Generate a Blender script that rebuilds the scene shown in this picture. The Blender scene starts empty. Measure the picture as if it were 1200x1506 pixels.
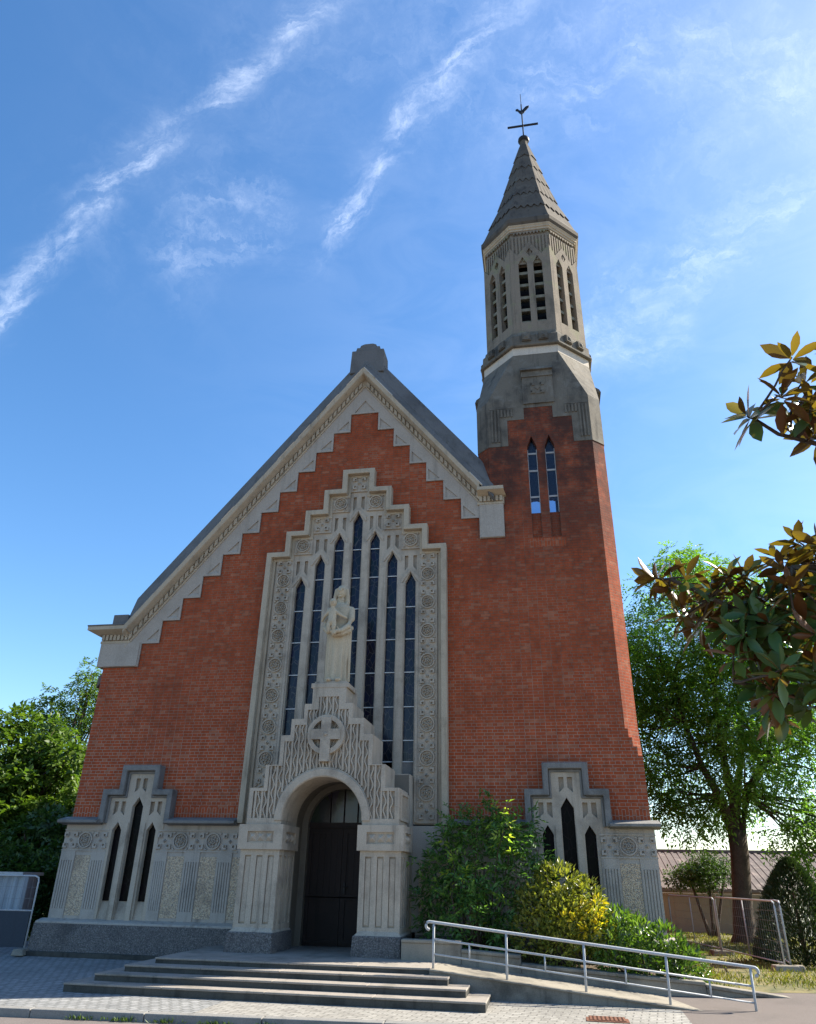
import bpy, bmesh, math, random
import numpy as np
from mathutils import Vector, Matrix, geometry
SC = bpy.context.scene
COL = SC.collection
R = math.radians
random.seed(7)
rng = np.random.default_rng(11)

# ------------------------------------------------------------------ camera
YAW, PIT, ROL = R(-10.655), R(26.582), R(1.1226)
fw = Vector((math.sin(YAW)*math.cos(PIT), math.cos(YAW)*math.cos(PIT), math.sin(PIT)))
r0 = Vector((math.cos(YAW), -math.sin(YAW), 0)); u0 = r0.cross(fw)
rt = r0*math.cos(ROL) + u0*math.sin(ROL); up = -r0*math.sin(ROL) + u0*math.cos(ROL)
cd = bpy.data.cameras.new('camera'); cam = bpy.data.objects.new('camera', cd); COL.objects.link(cam)
m = Matrix((rt, up, -fw)).transposed().to_4x4(); m.translation = Vector((4.274, -16.0, 0.0))
cam.matrix_world = m
cd.sensor_fit = 'VERTICAL'; cd.sensor_height = 36.0; cd.lens = 1072.13/1506*36.0
cd.clip_start = .05; cd.clip_end = 6000
SC.camera = cam

# ------------------------------------------------------------------ light
SUN_AZ, SUN_EL = 26.0, 40.0             # azimuth from +x towards +y
SUN_STR, SKY_STR = 5.0, .090
EXPO = 1.40
sdir = Vector((math.cos(R(SUN_AZ))*math.cos(R(SUN_EL)), math.sin(R(SUN_AZ))*math.cos(R(SUN_EL)), math.sin(R(SUN_EL))))
sl = bpy.data.lights.new('sun', 'SUN'); sl.energy = SUN_STR; sl.angle = R(.5); sl.color = (1.0, .93, .80)
so = bpy.data.objects.new('sun', sl); COL.objects.link(so)
so.rotation_euler = sdir.to_track_quat('Z', 'Y').to_euler(); so.location = (20, 20, 40)
SC.view_settings.view_transform = 'Standard'; SC.view_settings.look = 'None'
SC.view_settings.exposure = EXPO; SC.view_settings.gamma = 1; SC.view_settings.use_curve_mapping = False

class NG:
    def __init__(s, nt): s.nt = nt; s.n = nt.nodes; s.l = nt.links
    def add(s, t, **k):
        nd = s.n.new(t)
        for a, b in k.items(): setattr(nd, a, b)
        return nd
    def put(s, sock, v):
        if isinstance(v, bpy.types.NodeSocket): s.l.new(v, sock)
        elif isinstance(v, (tuple, list)) and len(v) == 3 and sock.type == 'RGBA': sock.default_value = (*v, 1)
        else: sock.default_value = v
    def math(s, op, a, b=0.0, c=None, clamp=False):
        nd = s.add('ShaderNodeMath', operation=op, use_clamp=clamp); s.put(nd.inputs[0], a); s.put(nd.inputs[1], b)
        if c is not None: s.put(nd.inputs[2], c)
        return nd.outputs[0]
    def vmath(s, op, a, b):
        nd = s.add('ShaderNodeVectorMath', operation=op); s.put(nd.inputs[0], a); s.put(nd.inputs[1], b)
        return nd.outputs[1] if op == 'DOT_PRODUCT' else nd.outputs[0]
    def mix(s, f, a, b, bt='MIX'):
        nd = s.add('ShaderNodeMix', data_type='RGBA', blend_type=bt); s.put(nd.inputs[0], f); s.put(nd.inputs[6], a); s.put(nd.inputs[7], b)
        return nd.outputs[2]
    def noise(s, vec, sc, det=4, rough=.55, dist=0):
        nd = s.add('ShaderNodeTexNoise'); s.put(nd.inputs['Vector'], vec); nd.inputs['Scale'].default_value = sc
        nd.inputs['Detail'].default_value = det; nd.inputs['Roughness'].default_value = rough; nd.inputs['Distortion'].default_value = dist
        return nd.outputs[0]
    def vscale(s, vec, sc):
        nd = s.add('ShaderNodeMapping'); s.put(nd.inputs[0], vec); nd.inputs['Scale'].default_value = sc
        return nd.outputs[0]
    def mr(s, v, a, b, c=0.0, d=1.0, smooth=True):
        nd = s.add('ShaderNodeMapRange'); nd.interpolation_type = 'SMOOTHSTEP' if smooth else 'LINEAR'
        s.put(nd.inputs[0], v)
        for i, x in enumerate((a, b, c, d)): s.put(nd.inputs[1+i], x)
        return nd.outputs[0]

W = bpy.data.worlds.new('World'); SC.world = W; W.use_nodes = True
g = NG(W.node_tree); g.n.clear()
sky = g.add('ShaderNodeTexSky', sky_type='NISHITA'); sky.sun_disc = False
sky.sun_elevation = R(SUN_EL); sky.sun_rotation = R(90-SUN_AZ); sky.air_density = 1.0; sky.dust_density = .6; sky.ozone_density = 2.2; sky.altitude = 0
D = g.add('ShaderNodeTexCoord').outputs['Generated']
warp = g.add('ShaderNodeTexNoise'); g.put(warp.inputs['Vector'], D); warp.inputs['Scale'].default_value = 5; warp.inputs['Detail'].default_value = 6
fine = g.noise(D, 22, 8, .62, .6)
def streak(pa, pb, pm, width, wob, seed):
    a, b, mm = Vector(pa), Vector(pb), Vector(pm)
    n = a.cross(b).normalized(); t = (b-a).normalized(); mid = ((a+b)/2)
    bow = mm.dot(n); half = (b-a).length/2
    s = g.math('SUBTRACT', g.vmath('DOT_PRODUCT', D, tuple(t)), mid.dot(t))
    sn = g.math('DIVIDE', s, half)
    k = g.math('MULTIPLY', g.math('SUBTRACT', 1.0, g.math('MULTIPLY', sn, sn)), bow)
    d = g.math('SUBTRACT', g.vmath('DOT_PRODUCT', D, tuple(n)), k)
    wv = g.vmath('ADD', D, (seed, seed*.7, 0))
    d = g.math('ADD', d, g.math('MULTIPLY', g.math('SUBTRACT', g.noise(wv, 9, 7, .65), .5), wob))
    e = g.math('DIVIDE', d, width); e = g.math('EXPONENT', g.math('MULTIPLY', g.math('MULTIPLY', e, e), -1.0))
    lim = g.mr(g.math('ABSOLUTE', sn), 1.35, .7)
    wt = g.vmath('MULTIPLY', wv, (1, 1, 1)); fib = g.add('ShaderNodeCombineXYZ')
    g.put(fib.inputs[0], g.math('MULTIPLY', g.math('ADD', s, g.math('MULTIPLY', d, .8)), 9.0)); g.put(fib.inputs[1], g.math('MULTIPLY', g.math('SUBTRACT', d, g.math('MULTIPLY', s, .35)), 34.0)); fib.inputs[2].default_value = seed
    fr = g.mr(g.noise(wv, 13, 9, .68, .5), .32, .70, .1, 1.0)
    fr = g.math('MULTIPLY', fr, g.mr(g.noise(fib.outputs[0], 1.0, 8, .7, .4), .38, .66, .12, 1.2))
    return g.math('MULTIPLY', g.math('MULTIPLY', e, lim), fr)
s1 = streak((-0.6238, 0.5715, 0.5332), (-0.1981, 0.4551, 0.8681), (-0.4379, 0.5160, 0.7362), .016, .06, 1.3)
s1b = streak((-0.4918, 0.5811, 0.6484), (-0.0934, 0.4322, 0.8970), (-0.2960, 0.4936, 0.8178), .09, .2, 4.3)
s2 = streak((-0.2438, 0.6480, 0.7215), (0.0208, 0.4875, 0.8729), (-0.1250, 0.5702, 0.8119), .019, .085, 2.1)
s3 = streak((-0.4352, 0.6011, 0.6703), (-0.2765, 0.6023, 0.7489), (-0.3591, 0.5944, 0.7195), .05, .2, 5.2)
s4 = streak((0.0158, 0.5550, 0.8317), (0.3535, 0.5230, 0.7756), (0.1954, 0.5433, 0.8165), .055, .16, 7.7)
s5 = streak((0.0464, 0.8055, 0.5908), (0.3533, 0.6137, 0.7061), (0.2071, 0.7033, 0.6801), .035, .16, 9.1)
s6 = streak((0.0743, 0.7844, 0.6158), (0.2063, 0.7622, 0.6136), (0.1422, 0.7722, 0.6193), .03, .12, 3.1)
s7 = streak((-0.1784, 0.4709, 0.8640), (0.3583, 0.6028, 0.7129), (0.1235, 0.5632, 0.8170), .10, .25, 6.1)
veil = g.mr(g.vmath('DOT_PRODUCT', D, (0.3550, 0.5328, 0.7682)), .55, 1.0)
veil = g.math('MULTIPLY', veil, g.mr(g.noise(g.vscale(D, (2.0, 2.0, 5.0)), 3.2, 8, .6, 1.0), .3, .7))
cl = g.math('MULTIPLY', s1, .40)
for s_, k_ in ((s1b, .04), (s2, .42), (s3, .16), (s4, .22), (s5, .24), (s6, .24), (s7, .07), (veil, .05)):
    cl = g.math('ADD', cl, g.math('MULTIPLY', s_, k_))
cl = g.math('MINIMUM', cl, .7)
hs = g.add('ShaderNodeHueSaturation'); hs.inputs['Saturation'].default_value = 1.24; hs.inputs['Value'].default_value = 1.14
g.put(hs.inputs['Color'], sky.outputs[0])
skc = g.mix(cl, hs.outputs[0], (6.6, 7.2, 8.2))
bg = g.add('ShaderNodeBackground'); g.put(bg.inputs[0], skc); bg.inputs[1].default_value = SKY_STR
wo = g.add('ShaderNodeOutputWorld'); g.l.new(bg.outputs[0], wo.inputs[0])

# ------------------------------------------------------------------ materials
MATS = {}
def newmat(name):
    mt = bpy.data.materials.new(name); mt.use_nodes = True; MATS[name] = mt
    q = NG(mt.node_tree); b = q.n['Principled BSDF']; return q, b
def bump(q, b, h, st, dist=.02):
    nd = q.add('ShaderNodeBump'); nd.inputs['Strength'].default_value = st; nd.inputs['Distance'].default_value = dist
    q.put(nd.inputs['Height'], h); q.l.new(nd.outputs[0], b.inputs['Normal'])
def stone(name, base, dark, patch=.6, streak=.5, scale=1.3, bstr=.25, rough=.9, tint=None, fine=60):
    q, b = newmat(name); P = q.add('ShaderNodeTexCoord').outputs['Object']
    n1 = q.noise(P, scale, 8, .65); n2 = q.noise(q.vscale(P, (6, 6, .38)), 1.0, 6, .65); n3 = q.noise(P, fine, 3, .6)
    c = q.mix(q.math('MULTIPLY', q.mr(n1, .45, .72), patch), base, dark)
    c = q.mix(q.math('MULTIPLY', q.mr(n2, .52, .75), streak), c, tuple(x*.55 for x in dark))
    if tint: c = q.mix(q.math('MULTIPLY', q.mr(q.noise(P, 2.3, 6, .6), .52, .68), .6), c, tint)
    c = q.mix(q.mr(n3, .2, .8, 0, 1), q.mix(1, c, (.80, .80, .80), 'MULTIPLY'), q.mix(1, c, (1.14, 1.14, 1.14), 'MULTIPLY'))
    q.put(b.inputs['Base Color'], c); b.inputs['Roughness'].default_value = rough
    b.inputs['Specular IOR Level'].default_value = .25
    bump(q, b, q.math('ADD', n3, q.math('MULTIPLY', n1, 2)), bstr, .015)
    return MATS[name]
stone('pale_stone', (0.438, 0.369, 0.286), (0.186, 0.158, 0.128), .65, .6, 1.6)
stone('frieze_stone', (0.386, 0.335, 0.279), (0.262, 0.229, 0.190), .5, .35, 1.3)
stone('statue_stone', (0.481, 0.396, 0.276), (0.366, 0.295, 0.199), .4, .3, 2.5)
stone('base_stone', (0.411, 0.362, 0.306), (0.257, 0.230, 0.197), .65, .7, 1.5)
stone('hood_stone', (0.200, 0.191, 0.176), (0.090, 0.089, 0.081), .7, .4, 2.2)
stone('spire_stone', (0.105, 0.087, 0.068), (0.044, 0.040, 0.038), .7, .75, 1.2, tint=(.14, .125, .10))
stone('tower_stone', (0.161, 0.140, 0.110), (0.051, 0.048, 0.043), .85, .8, 1.3, tint=(.215, .20, .17))
stone('belfry_stone', (0.229, 0.188, 0.142), (0.084, 0.073, 0.057), .6, .6, 1.4, tint=(.22, .215, .12))
stone('cornice_stone', (0.433, 0.357, 0.259), (0.265, 0.216, 0.155), .6, .5, 2.0)
stone('collar_stone', (0.565, 0.495, 0.405), (0.423, 0.361, 0.290), .5, .4, 2.0)
stone('parapet_stone', (0.149, 0.142, 0.135), (0.074, 0.072, 0.070), .6, .5, 1.1, tint=(.11, .105, .095))
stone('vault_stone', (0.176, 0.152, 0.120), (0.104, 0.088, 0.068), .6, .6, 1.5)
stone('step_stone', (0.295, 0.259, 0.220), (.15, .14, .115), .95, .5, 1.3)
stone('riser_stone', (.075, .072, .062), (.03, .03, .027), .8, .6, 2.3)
stone('ramp_stone', (0.276, 0.246, 0.196), (.11, .10, .085), .95, .5, 1.2)
stone('rampside_stone', (0.21, 0.195, 0.165), (0.05, 0.048, 0.042), .95, .8, 1.1)
stone('garden_wall_stone', (0.288, 0.240, 0.188), (0.200, 0.164, 0.124), .6, .4, .8)
stone('bark', (.085, .062, .045), (.03, .024, .018), .7, .8, 3.0, bstr=.8, fine=25)
stone('metal_grey', (.42, .43, .44), (.30, .30, .30), .4, .2, 5, bstr=.05, rough=.45)
stone('iron_dark', (.018, .018, .02), (.03, .025, .02), .4, .2, 5, bstr=.05, rough=.5)
stone('rusty_iron', (.17, .075, .045), (.09, .05, .035), .6, .2, 12, bstr=.3, rough=.8)
stone('shed_metal', (0.360, 0.396, 0.432), (0.264, 0.288, 0.324), .4, .6, 2, bstr=.05, rough=.55)
stone('tarp', (.035, .045, .06), (.025, .03, .04), .4, .3, 1, bstr=.1, rough=.6)
stone('door_wood', (.022, .014, .012), (.012, .008, .007), .5, .7, 2, bstr=.3, rough=.6)
stone('roof_tile', (0.158, 0.132, 0.118), (0.094, 0.080, 0.076), .7, .5, .7, tint=(.30, .24, .21))
stone('mortar_grey', (0.320, 0.296, 0.264), (0.240, 0.224, 0.200), .5, .3, 4)
stone('glaze_bar', (.62, .63, .62), (.5, .5, .5), .3, .1, 4, bstr=.02, rough=.6)
stone('louvre_stone', (0.240, 0.228, 0.176), (0.152, 0.148, 0.088), .7, .3, 2.2, tint=(.22, .21, .07))
stone('earth', (.10, .075, .05), (.05, .04, .03), .6, .1, 2)

def brickmat(name, c1, c2, mort, soot=True):
    q, b = newmat(name); UV = q.add('ShaderNodeTexCoord').outputs['UV']; P = q.add('ShaderNodeTexCoord').outputs['Object']
    def bt(a, c, mo, bias=0.0, msz=.006):
        t = q.add('ShaderNodeTexBrick'); t.offset = .5; t.squash = .52; t.squash_frequency = 2
        wv = q.add('ShaderNodeVectorMath', operation='ADD'); q.put(wv.inputs[0], UV)
        nz = q.add('ShaderNodeTexNoise'); q.put(nz.inputs['Vector'], P); nz.inputs['Scale'].default_value = 9
        sc = q.add('ShaderNodeVectorMath', operation='MULTIPLY_ADD'); q.l.new(nz.outputs['Color'], sc.inputs[0]); sc.inputs[1].default_value = (.008, .008, 0); sc.inputs[2].default_value = (-.004, -.004, 0)
        q.l.new(sc.outputs[0], wv.inputs[1]); q.l.new(wv.outputs[0], t.inputs['Vector'])
        t.inputs['Scale'].default_value = 1.0; t.inputs['Brick Width'].default_value = .215; t.inputs['Row Height'].default_value = .066
        t.inputs['Mortar Size'].default_value = msz; t.inputs['Mortar Smooth'].default_value = .3; t.inputs['Bias'].default_value = bias
        q.put(t.inputs['Color1'], a); q.put(t.inputs['Color2'], c); q.put(t.inputs['Mortar'], mo); return t
    t = bt(c1, c2, mort); pale = bt((0, 0, 0), (1, 1, 1), (0, 0, 0), -.62); fac = t.outputs['Fac']
    dk = bt((0, 0, 0), (1, 1, 1), (0, 0, 0), -.35)
    n1 = q.noise(P, .8, 8, .65); n2 = q.noise(P, 7, 5, .6)
    sz = q.add('ShaderNodeSeparateXYZ'); q.put(sz.inputs[0], P)
    mo = q.mix(q.mr(n1, .35, .65), mort, tuple(x*.5 for x in mort)); mo = q.mix(q.mr(sz.outputs[2], 5.5, 1.5), mo, (.36, .25, .19))
    c = t.outputs['Color']
    c = q.mix(q.math('MULTIPLY', dk.outputs['Color'], .8), c, tuple(x*.42 for x in c1))
    pm = q.math('MULTIPLY', q.mr(pale.outputs['Color'], .14, .38), .45)
    c = q.mix(pm, c, (.46, .20, .115))
    c = q.mix(fac, c, mo)
    c = q.mix(q.math('MULTIPLY', q.mr(n1, .42, .68), .30), c, tuple(x*.45 for x in c1))
    n5 = q.noise(q.vscale(P, (2.2, 2.2, .16)), 1.0, 7, .65)
    c = q.mix(q.math('MULTIPLY', q.mr(n5, .52, .76), .30), c, (.11, .04, .026))
    c = q.mix(q.mr(n2, .25, .75), q.mix(1, c, (.78, .78, .78), 'MULTIPLY'), q.mix(1, c, (1.15, 1.12, 1.1), 'MULTIPLY'))
    if soot:
        sx = q.add('ShaderNodeSeparateXYZ'); q.put(sx.inputs[0], P)
        n4 = q.noise(P, 1.1, 7, .7)
        s = q.math('MULTIPLY', q.mr(sx.outputs[2], 5.0, 9.6), q.mr(sx.outputs[0], 2.6, 3.4))
        s = q.math('MULTIPLY', s, q.mr(n4, .30, .58))
        c = q.mix(q.math('MULTIPLY', s, .88), c, (.045, .026, .022))
    q.put(b.inputs['Base Color'], c); b.inputs['Roughness'].default_value = .92; b.inputs['Specular IOR Level'].default_value = .2
    h = q.math('ADD', q.math('MULTIPLY', fac, -1.0), q.math('MULTIPLY', n2, .5))
    bump(q, b, h, .6, .012)
brickmat('brick', (.32, .066, .025), (.44, .105, .040), (.27, .155, .105))
brickmat('brick_soldier', (.32, .066, .025), (.44, .105, .040), (.27, .155, .105), False)

def pebble(name, cols, sc, gap):
    q, b = newmat(name); P = q.add('ShaderNodeTexCoord').outputs['Object']
    v = q.add('ShaderNodeTexVoronoi'); q.put(v.inputs['Vector'], P); v.inputs['Scale'].default_value = sc
    r = q.add('ShaderNodeValToRGB'); el = r.color_ramp.elements; el[0].color = (*cols[0], 1); el[1].color = (*cols[-1], 1)
    for i, c in enumerate(cols[1:-1]): e = el.new((i+1)/(len(cols)-1)); e.color = (*c, 1)
    sp = q.add('ShaderNodeSeparateColor'); q.put(sp.inputs[0], v.outputs['Color']); q.put(r.inputs[0], sp.outputs[0])
    dm = q.mr(v.outputs['Distance'], .46, .78)
    n = q.noise(P, 1.6, 7, .6)
    c = q.mix(dm, r.outputs[0], gap); c = q.mix(q.math('MULTIPLY', q.mr(n, .5, .72), .55), c, tuple(x*.6 for x in gap))
    q.put(b.inputs['Base Color'], c); b.inputs['Roughness'].default_value = .85
    bump(q, b, q.math('MULTIPLY', v.outputs['Distance'], -1), .7, .02)
pebble('pebble_panel', [(.62, .47, .31), (.52, .39, .25), (.66, .54, .39), (.36, .26, .17)], 46, (.28, .23, .18))
pebble('pebble_plinth', [(.10, .09, .084), (.18, .162, .15), (.12, .105, .10), (.24, .22, .20), (.085, .076, .072)], 52, (.075, .068, .064))

def paver(name, c1, c2, mort, bw, rh, msz, ang=0, fineb=.4):
    q, b = newmat(name); P = q.add('ShaderNodeTexCoord').outputs['Object']
    mp = q.add('ShaderNodeMapping'); q.put(mp.inputs[0], P); mp.inputs['Rotation'].default_value = (0, 0, ang)
    t = q.add('ShaderNodeTexBrick'); t.offset = .5; q.put(t.inputs['Vector'], mp.outputs[0])
    t.inputs['Scale'].default_value = 1; t.inputs['Brick Width'].default_value = bw; t.inputs['Row Height'].default_value = rh; t.inputs['Mortar Size'].default_value = msz
    q.put(t.inputs['Color1'], c1); q.put(t.inputs['Color2'], c2); q.put(t.inputs['Mortar'], mort)
    n = q.noise(P, .9, 7, .6); n2 = q.noise(P, 14, 5, .6)
    c = q.mix(q.math('MULTIPLY', q.mr(n, .45, .7), .5), t.outputs[0], tuple(x*.55 for x in c1))
    c = q.mix(q.mr(n2, .25, .75), q.mix(1, c, (.75, .75, .75), 'MULTIPLY'), q.mix(1, c, (1.15, 1.15, 1.15), 'MULTIPLY'))
    q.put(b.inputs['Base Color'], c); b.inputs['Roughness'].default_value = .8
    bump(q, b, q.math('ADD', q.math('MULTIPLY', t.outputs['Fac'], -1), q.math('MULTIPLY', n2, .6)), fineb, .02)
paver('sett_paving', (.22, .22, .215), (.30, .295, .285), (.12, .12, .11), .17, .12, .014, R(8))
paver('light_paving', (.255, .238, .208), (.315, .298, .264), (.13, .12, .105), .21, .105, .009, R(8))
stone('asphalt', (0.160, 0.136, 0.124), (0.112, 0.096, 0.088), .5, .1, 1.2, fine=90)
stone('asphalt_path', (.15, .125, .11), (.10, .085, .075), .5, .1, 1.2, fine=90)
stone('kerb_stone', (0.224, 0.216, 0.200), (0.136, 0.132, 0.120), .6, .2, 2)

def grassmat():
    q, b = newmat('lawn_soil'); P = q.add('ShaderNodeTexCoord').outputs['Object']
    c = q.mix(q.mr(q.noise(P, 2.0, 7, .65), .38, .62), (.10, .105, .03), (.22, .18, .065))
    c = q.mix(q.mr(q.noise(P, 30, 4, .6), .3, .7), q.mix(1, c, (.6, .6, .6), 'MULTIPLY'), c)
    q.put(b.inputs['Base Color'], c); b.inputs['Roughness'].default_value = .95
grassmat()
def leafmat(name, cols, back=None, trans=.3, rough=.5, spec=.4):
    q, b = newmat(name); geo = q.add('ShaderNodeNewGeometry')
    r = q.add('ShaderNodeValToRGB'); el = r.color_ramp.elements; el[0].color = (*cols[0], 1); el[1].color = (*cols[-1], 1)
    for i, c in enumerate(cols[1:-1]): e = el.new((i+1)/(len(cols)-1)); e.color = (*c, 1)
    q.put(r.inputs[0], geo.outputs['Random Per Island']); c = r.outputs[0]
    P = q.add('ShaderNodeTexCoord').outputs['Object']
    c = q.mix(q.mr(q.noise(P, .9, 4, .6), .3, .7), q.mix(1, c, (.72, .75, .7), 'MULTIPLY'), q.mix(1, c, (1.2, 1.18, 1.0), 'MULTIPLY'))
    tc = q.mix(1, c, (1.9, 2.1, .7), 'MULTIPLY')
    if back is not None:
        c = q.mix(geo.outputs['Backfacing'], c, back); tc = q.mix(q.mr(q.math('FRACT', q.math('MULTIPLY', geo.outputs['Random Per Island'], 7.31)), .62, .7), q.mix(.6, tc, (.24, .085, .015)), (.42, .30, .02))
    q.put(b.inputs['Base Color'], c); b.inputs['Roughness'].default_value = rough; b.inputs['Specular IOR Level'].default_value = spec
    tr = q.add('ShaderNodeBsdfTranslucent'); q.put(tr.inputs[0], tc)
    ms = q.add('ShaderNodeMixShader'); ms.inputs[0].default_value = trans
    q.l.new(b.outputs[0], ms.inputs[1]); q.l.new(tr.outputs[0], ms.inputs[2]); q.l.new(ms.outputs[0], q.n['Material Output'].inputs[0])
leafmat('leaf_big', [(.06, .135, .03), (.10, .19, .04), (.15, .25, .052)], trans=.48)
leafmat('leaf_left', [(.045, .088, .018), (.08, .135, .026), (.125, .18, .034)], trans=.32)
leafmat('leaf_birch', [(.045, .085, .025), (.07, .12, .03), (.10, .15, .04)], trans=.4)
leafmat('leaf_dark', [(.028, .06, .018), (.048, .092, .028), (.07, .125, .036)], trans=.25)
leafmat('leaf_nandina', [(.05, .12, .036), (.085, .175, .05), (.14, .24, .062)], trans=.3)
leafmat('leaf_sunlit', [(.16, .26, .05), (.24, .34, .07), (.34, .36, .08)], trans=.45)  # brighter nandina leaves, sunlight put into the leaf colour
stone('wire_grey', (.20, .20, .20), (.15, .15, .15), .3, .1, 5, bstr=.02, rough=.5)
leafmat('leaf_aucuba', [(.12, .14, .032), (.19, .20, .045), (.28, .26, .06)], trans=.3, rough=.35)
leafmat('leaf_yellow', [(.42, .30, .015), (.52, .40, .03), (.34, .28, .03)], trans=.3, rough=.4)
leafmat('leaf_laurel', [(.05, .10, .022), (.085, .15, .032), (.14, .20, .045)], trans=.3, rough=.3, spec=.5)
leafmat('leaf_conifer', [(.016, .035, .012), (.03, .055, .018), (.045, .07, .022)], trans=.12)
leafmat('leaf_magnolia', [(.028, .075, .020), (.045, .11, .030), (.07, .14, .036)], back=(.115, .036, .012), trans=.2, rough=.32, spec=.4)
leafmat('grass_blade', [(.07, .10, .02), (.16, .16, .04), (.26, .22, .07)], trans=.3)
leafmat('weed_leaf', [(.05, .09, .02), (.10, .15, .03)], trans=.3)

def glassmat(name, base, rough, lead=None, sc=5.0, spec=.5):
    q, b = newmat(name); P = q.add('ShaderNodeTexCoord').outputs['Object']
    v = q.add('ShaderNodeTexVoronoi'); v.feature = 'DISTANCE_TO_EDGE'; mp = q.vscale(P, (sc, sc, sc*.55)); q.put(v.inputs['Vector'], mp); v.inputs['Scale'].default_value = 1
    v2 = q.add('ShaderNodeTexVoronoi'); q.put(v2.inputs['Vector'], mp); v2.inputs['Scale'].default_value = 1
    c = q.mix(.55, base, q.mix(1, v2.outputs['Color'], base, 'MULTIPLY'))
    if lead: c = q.mix(q.mr(v.outputs['Distance'], .045, .0), c, lead)
    q.put(b.inputs['Base Color'], c); b.inputs['Roughness'].default_value = rough; b.inputs['Specular IOR Level'].default_value = spec
    bump(q, b, q.noise(P, 4, 3, .5), .12, .03)
glassmat('stained_glass', (.009, .012, .030), .2, (.075, .068, .065), 9.0, .3)
glassmat('dark_glass', (.005, .004, .004), .4, (.014, .011, .01), 7, .08)
glassmat('fanlight_glass', (.035, .037, .042), .22)
q, b = newmat('clear_glass')
tp = q.add('ShaderNodeBsdfTransparent'); tp.inputs[0].default_value = (.66, .78, .92, 1)
b.inputs['Base Color'].default_value = (.10, .15, .24, 1); b.inputs['Roughness'].default_value = .08
ms = q.add('ShaderNodeMixShader'); ms.inputs[0].default_value = .28
q.l.new(tp.outputs[0], ms.inputs[1]); q.l.new(b.outputs[0], ms.inputs[2]); q.l.new(ms.outputs[0], q.n['Material Output'].inputs[0])

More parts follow.
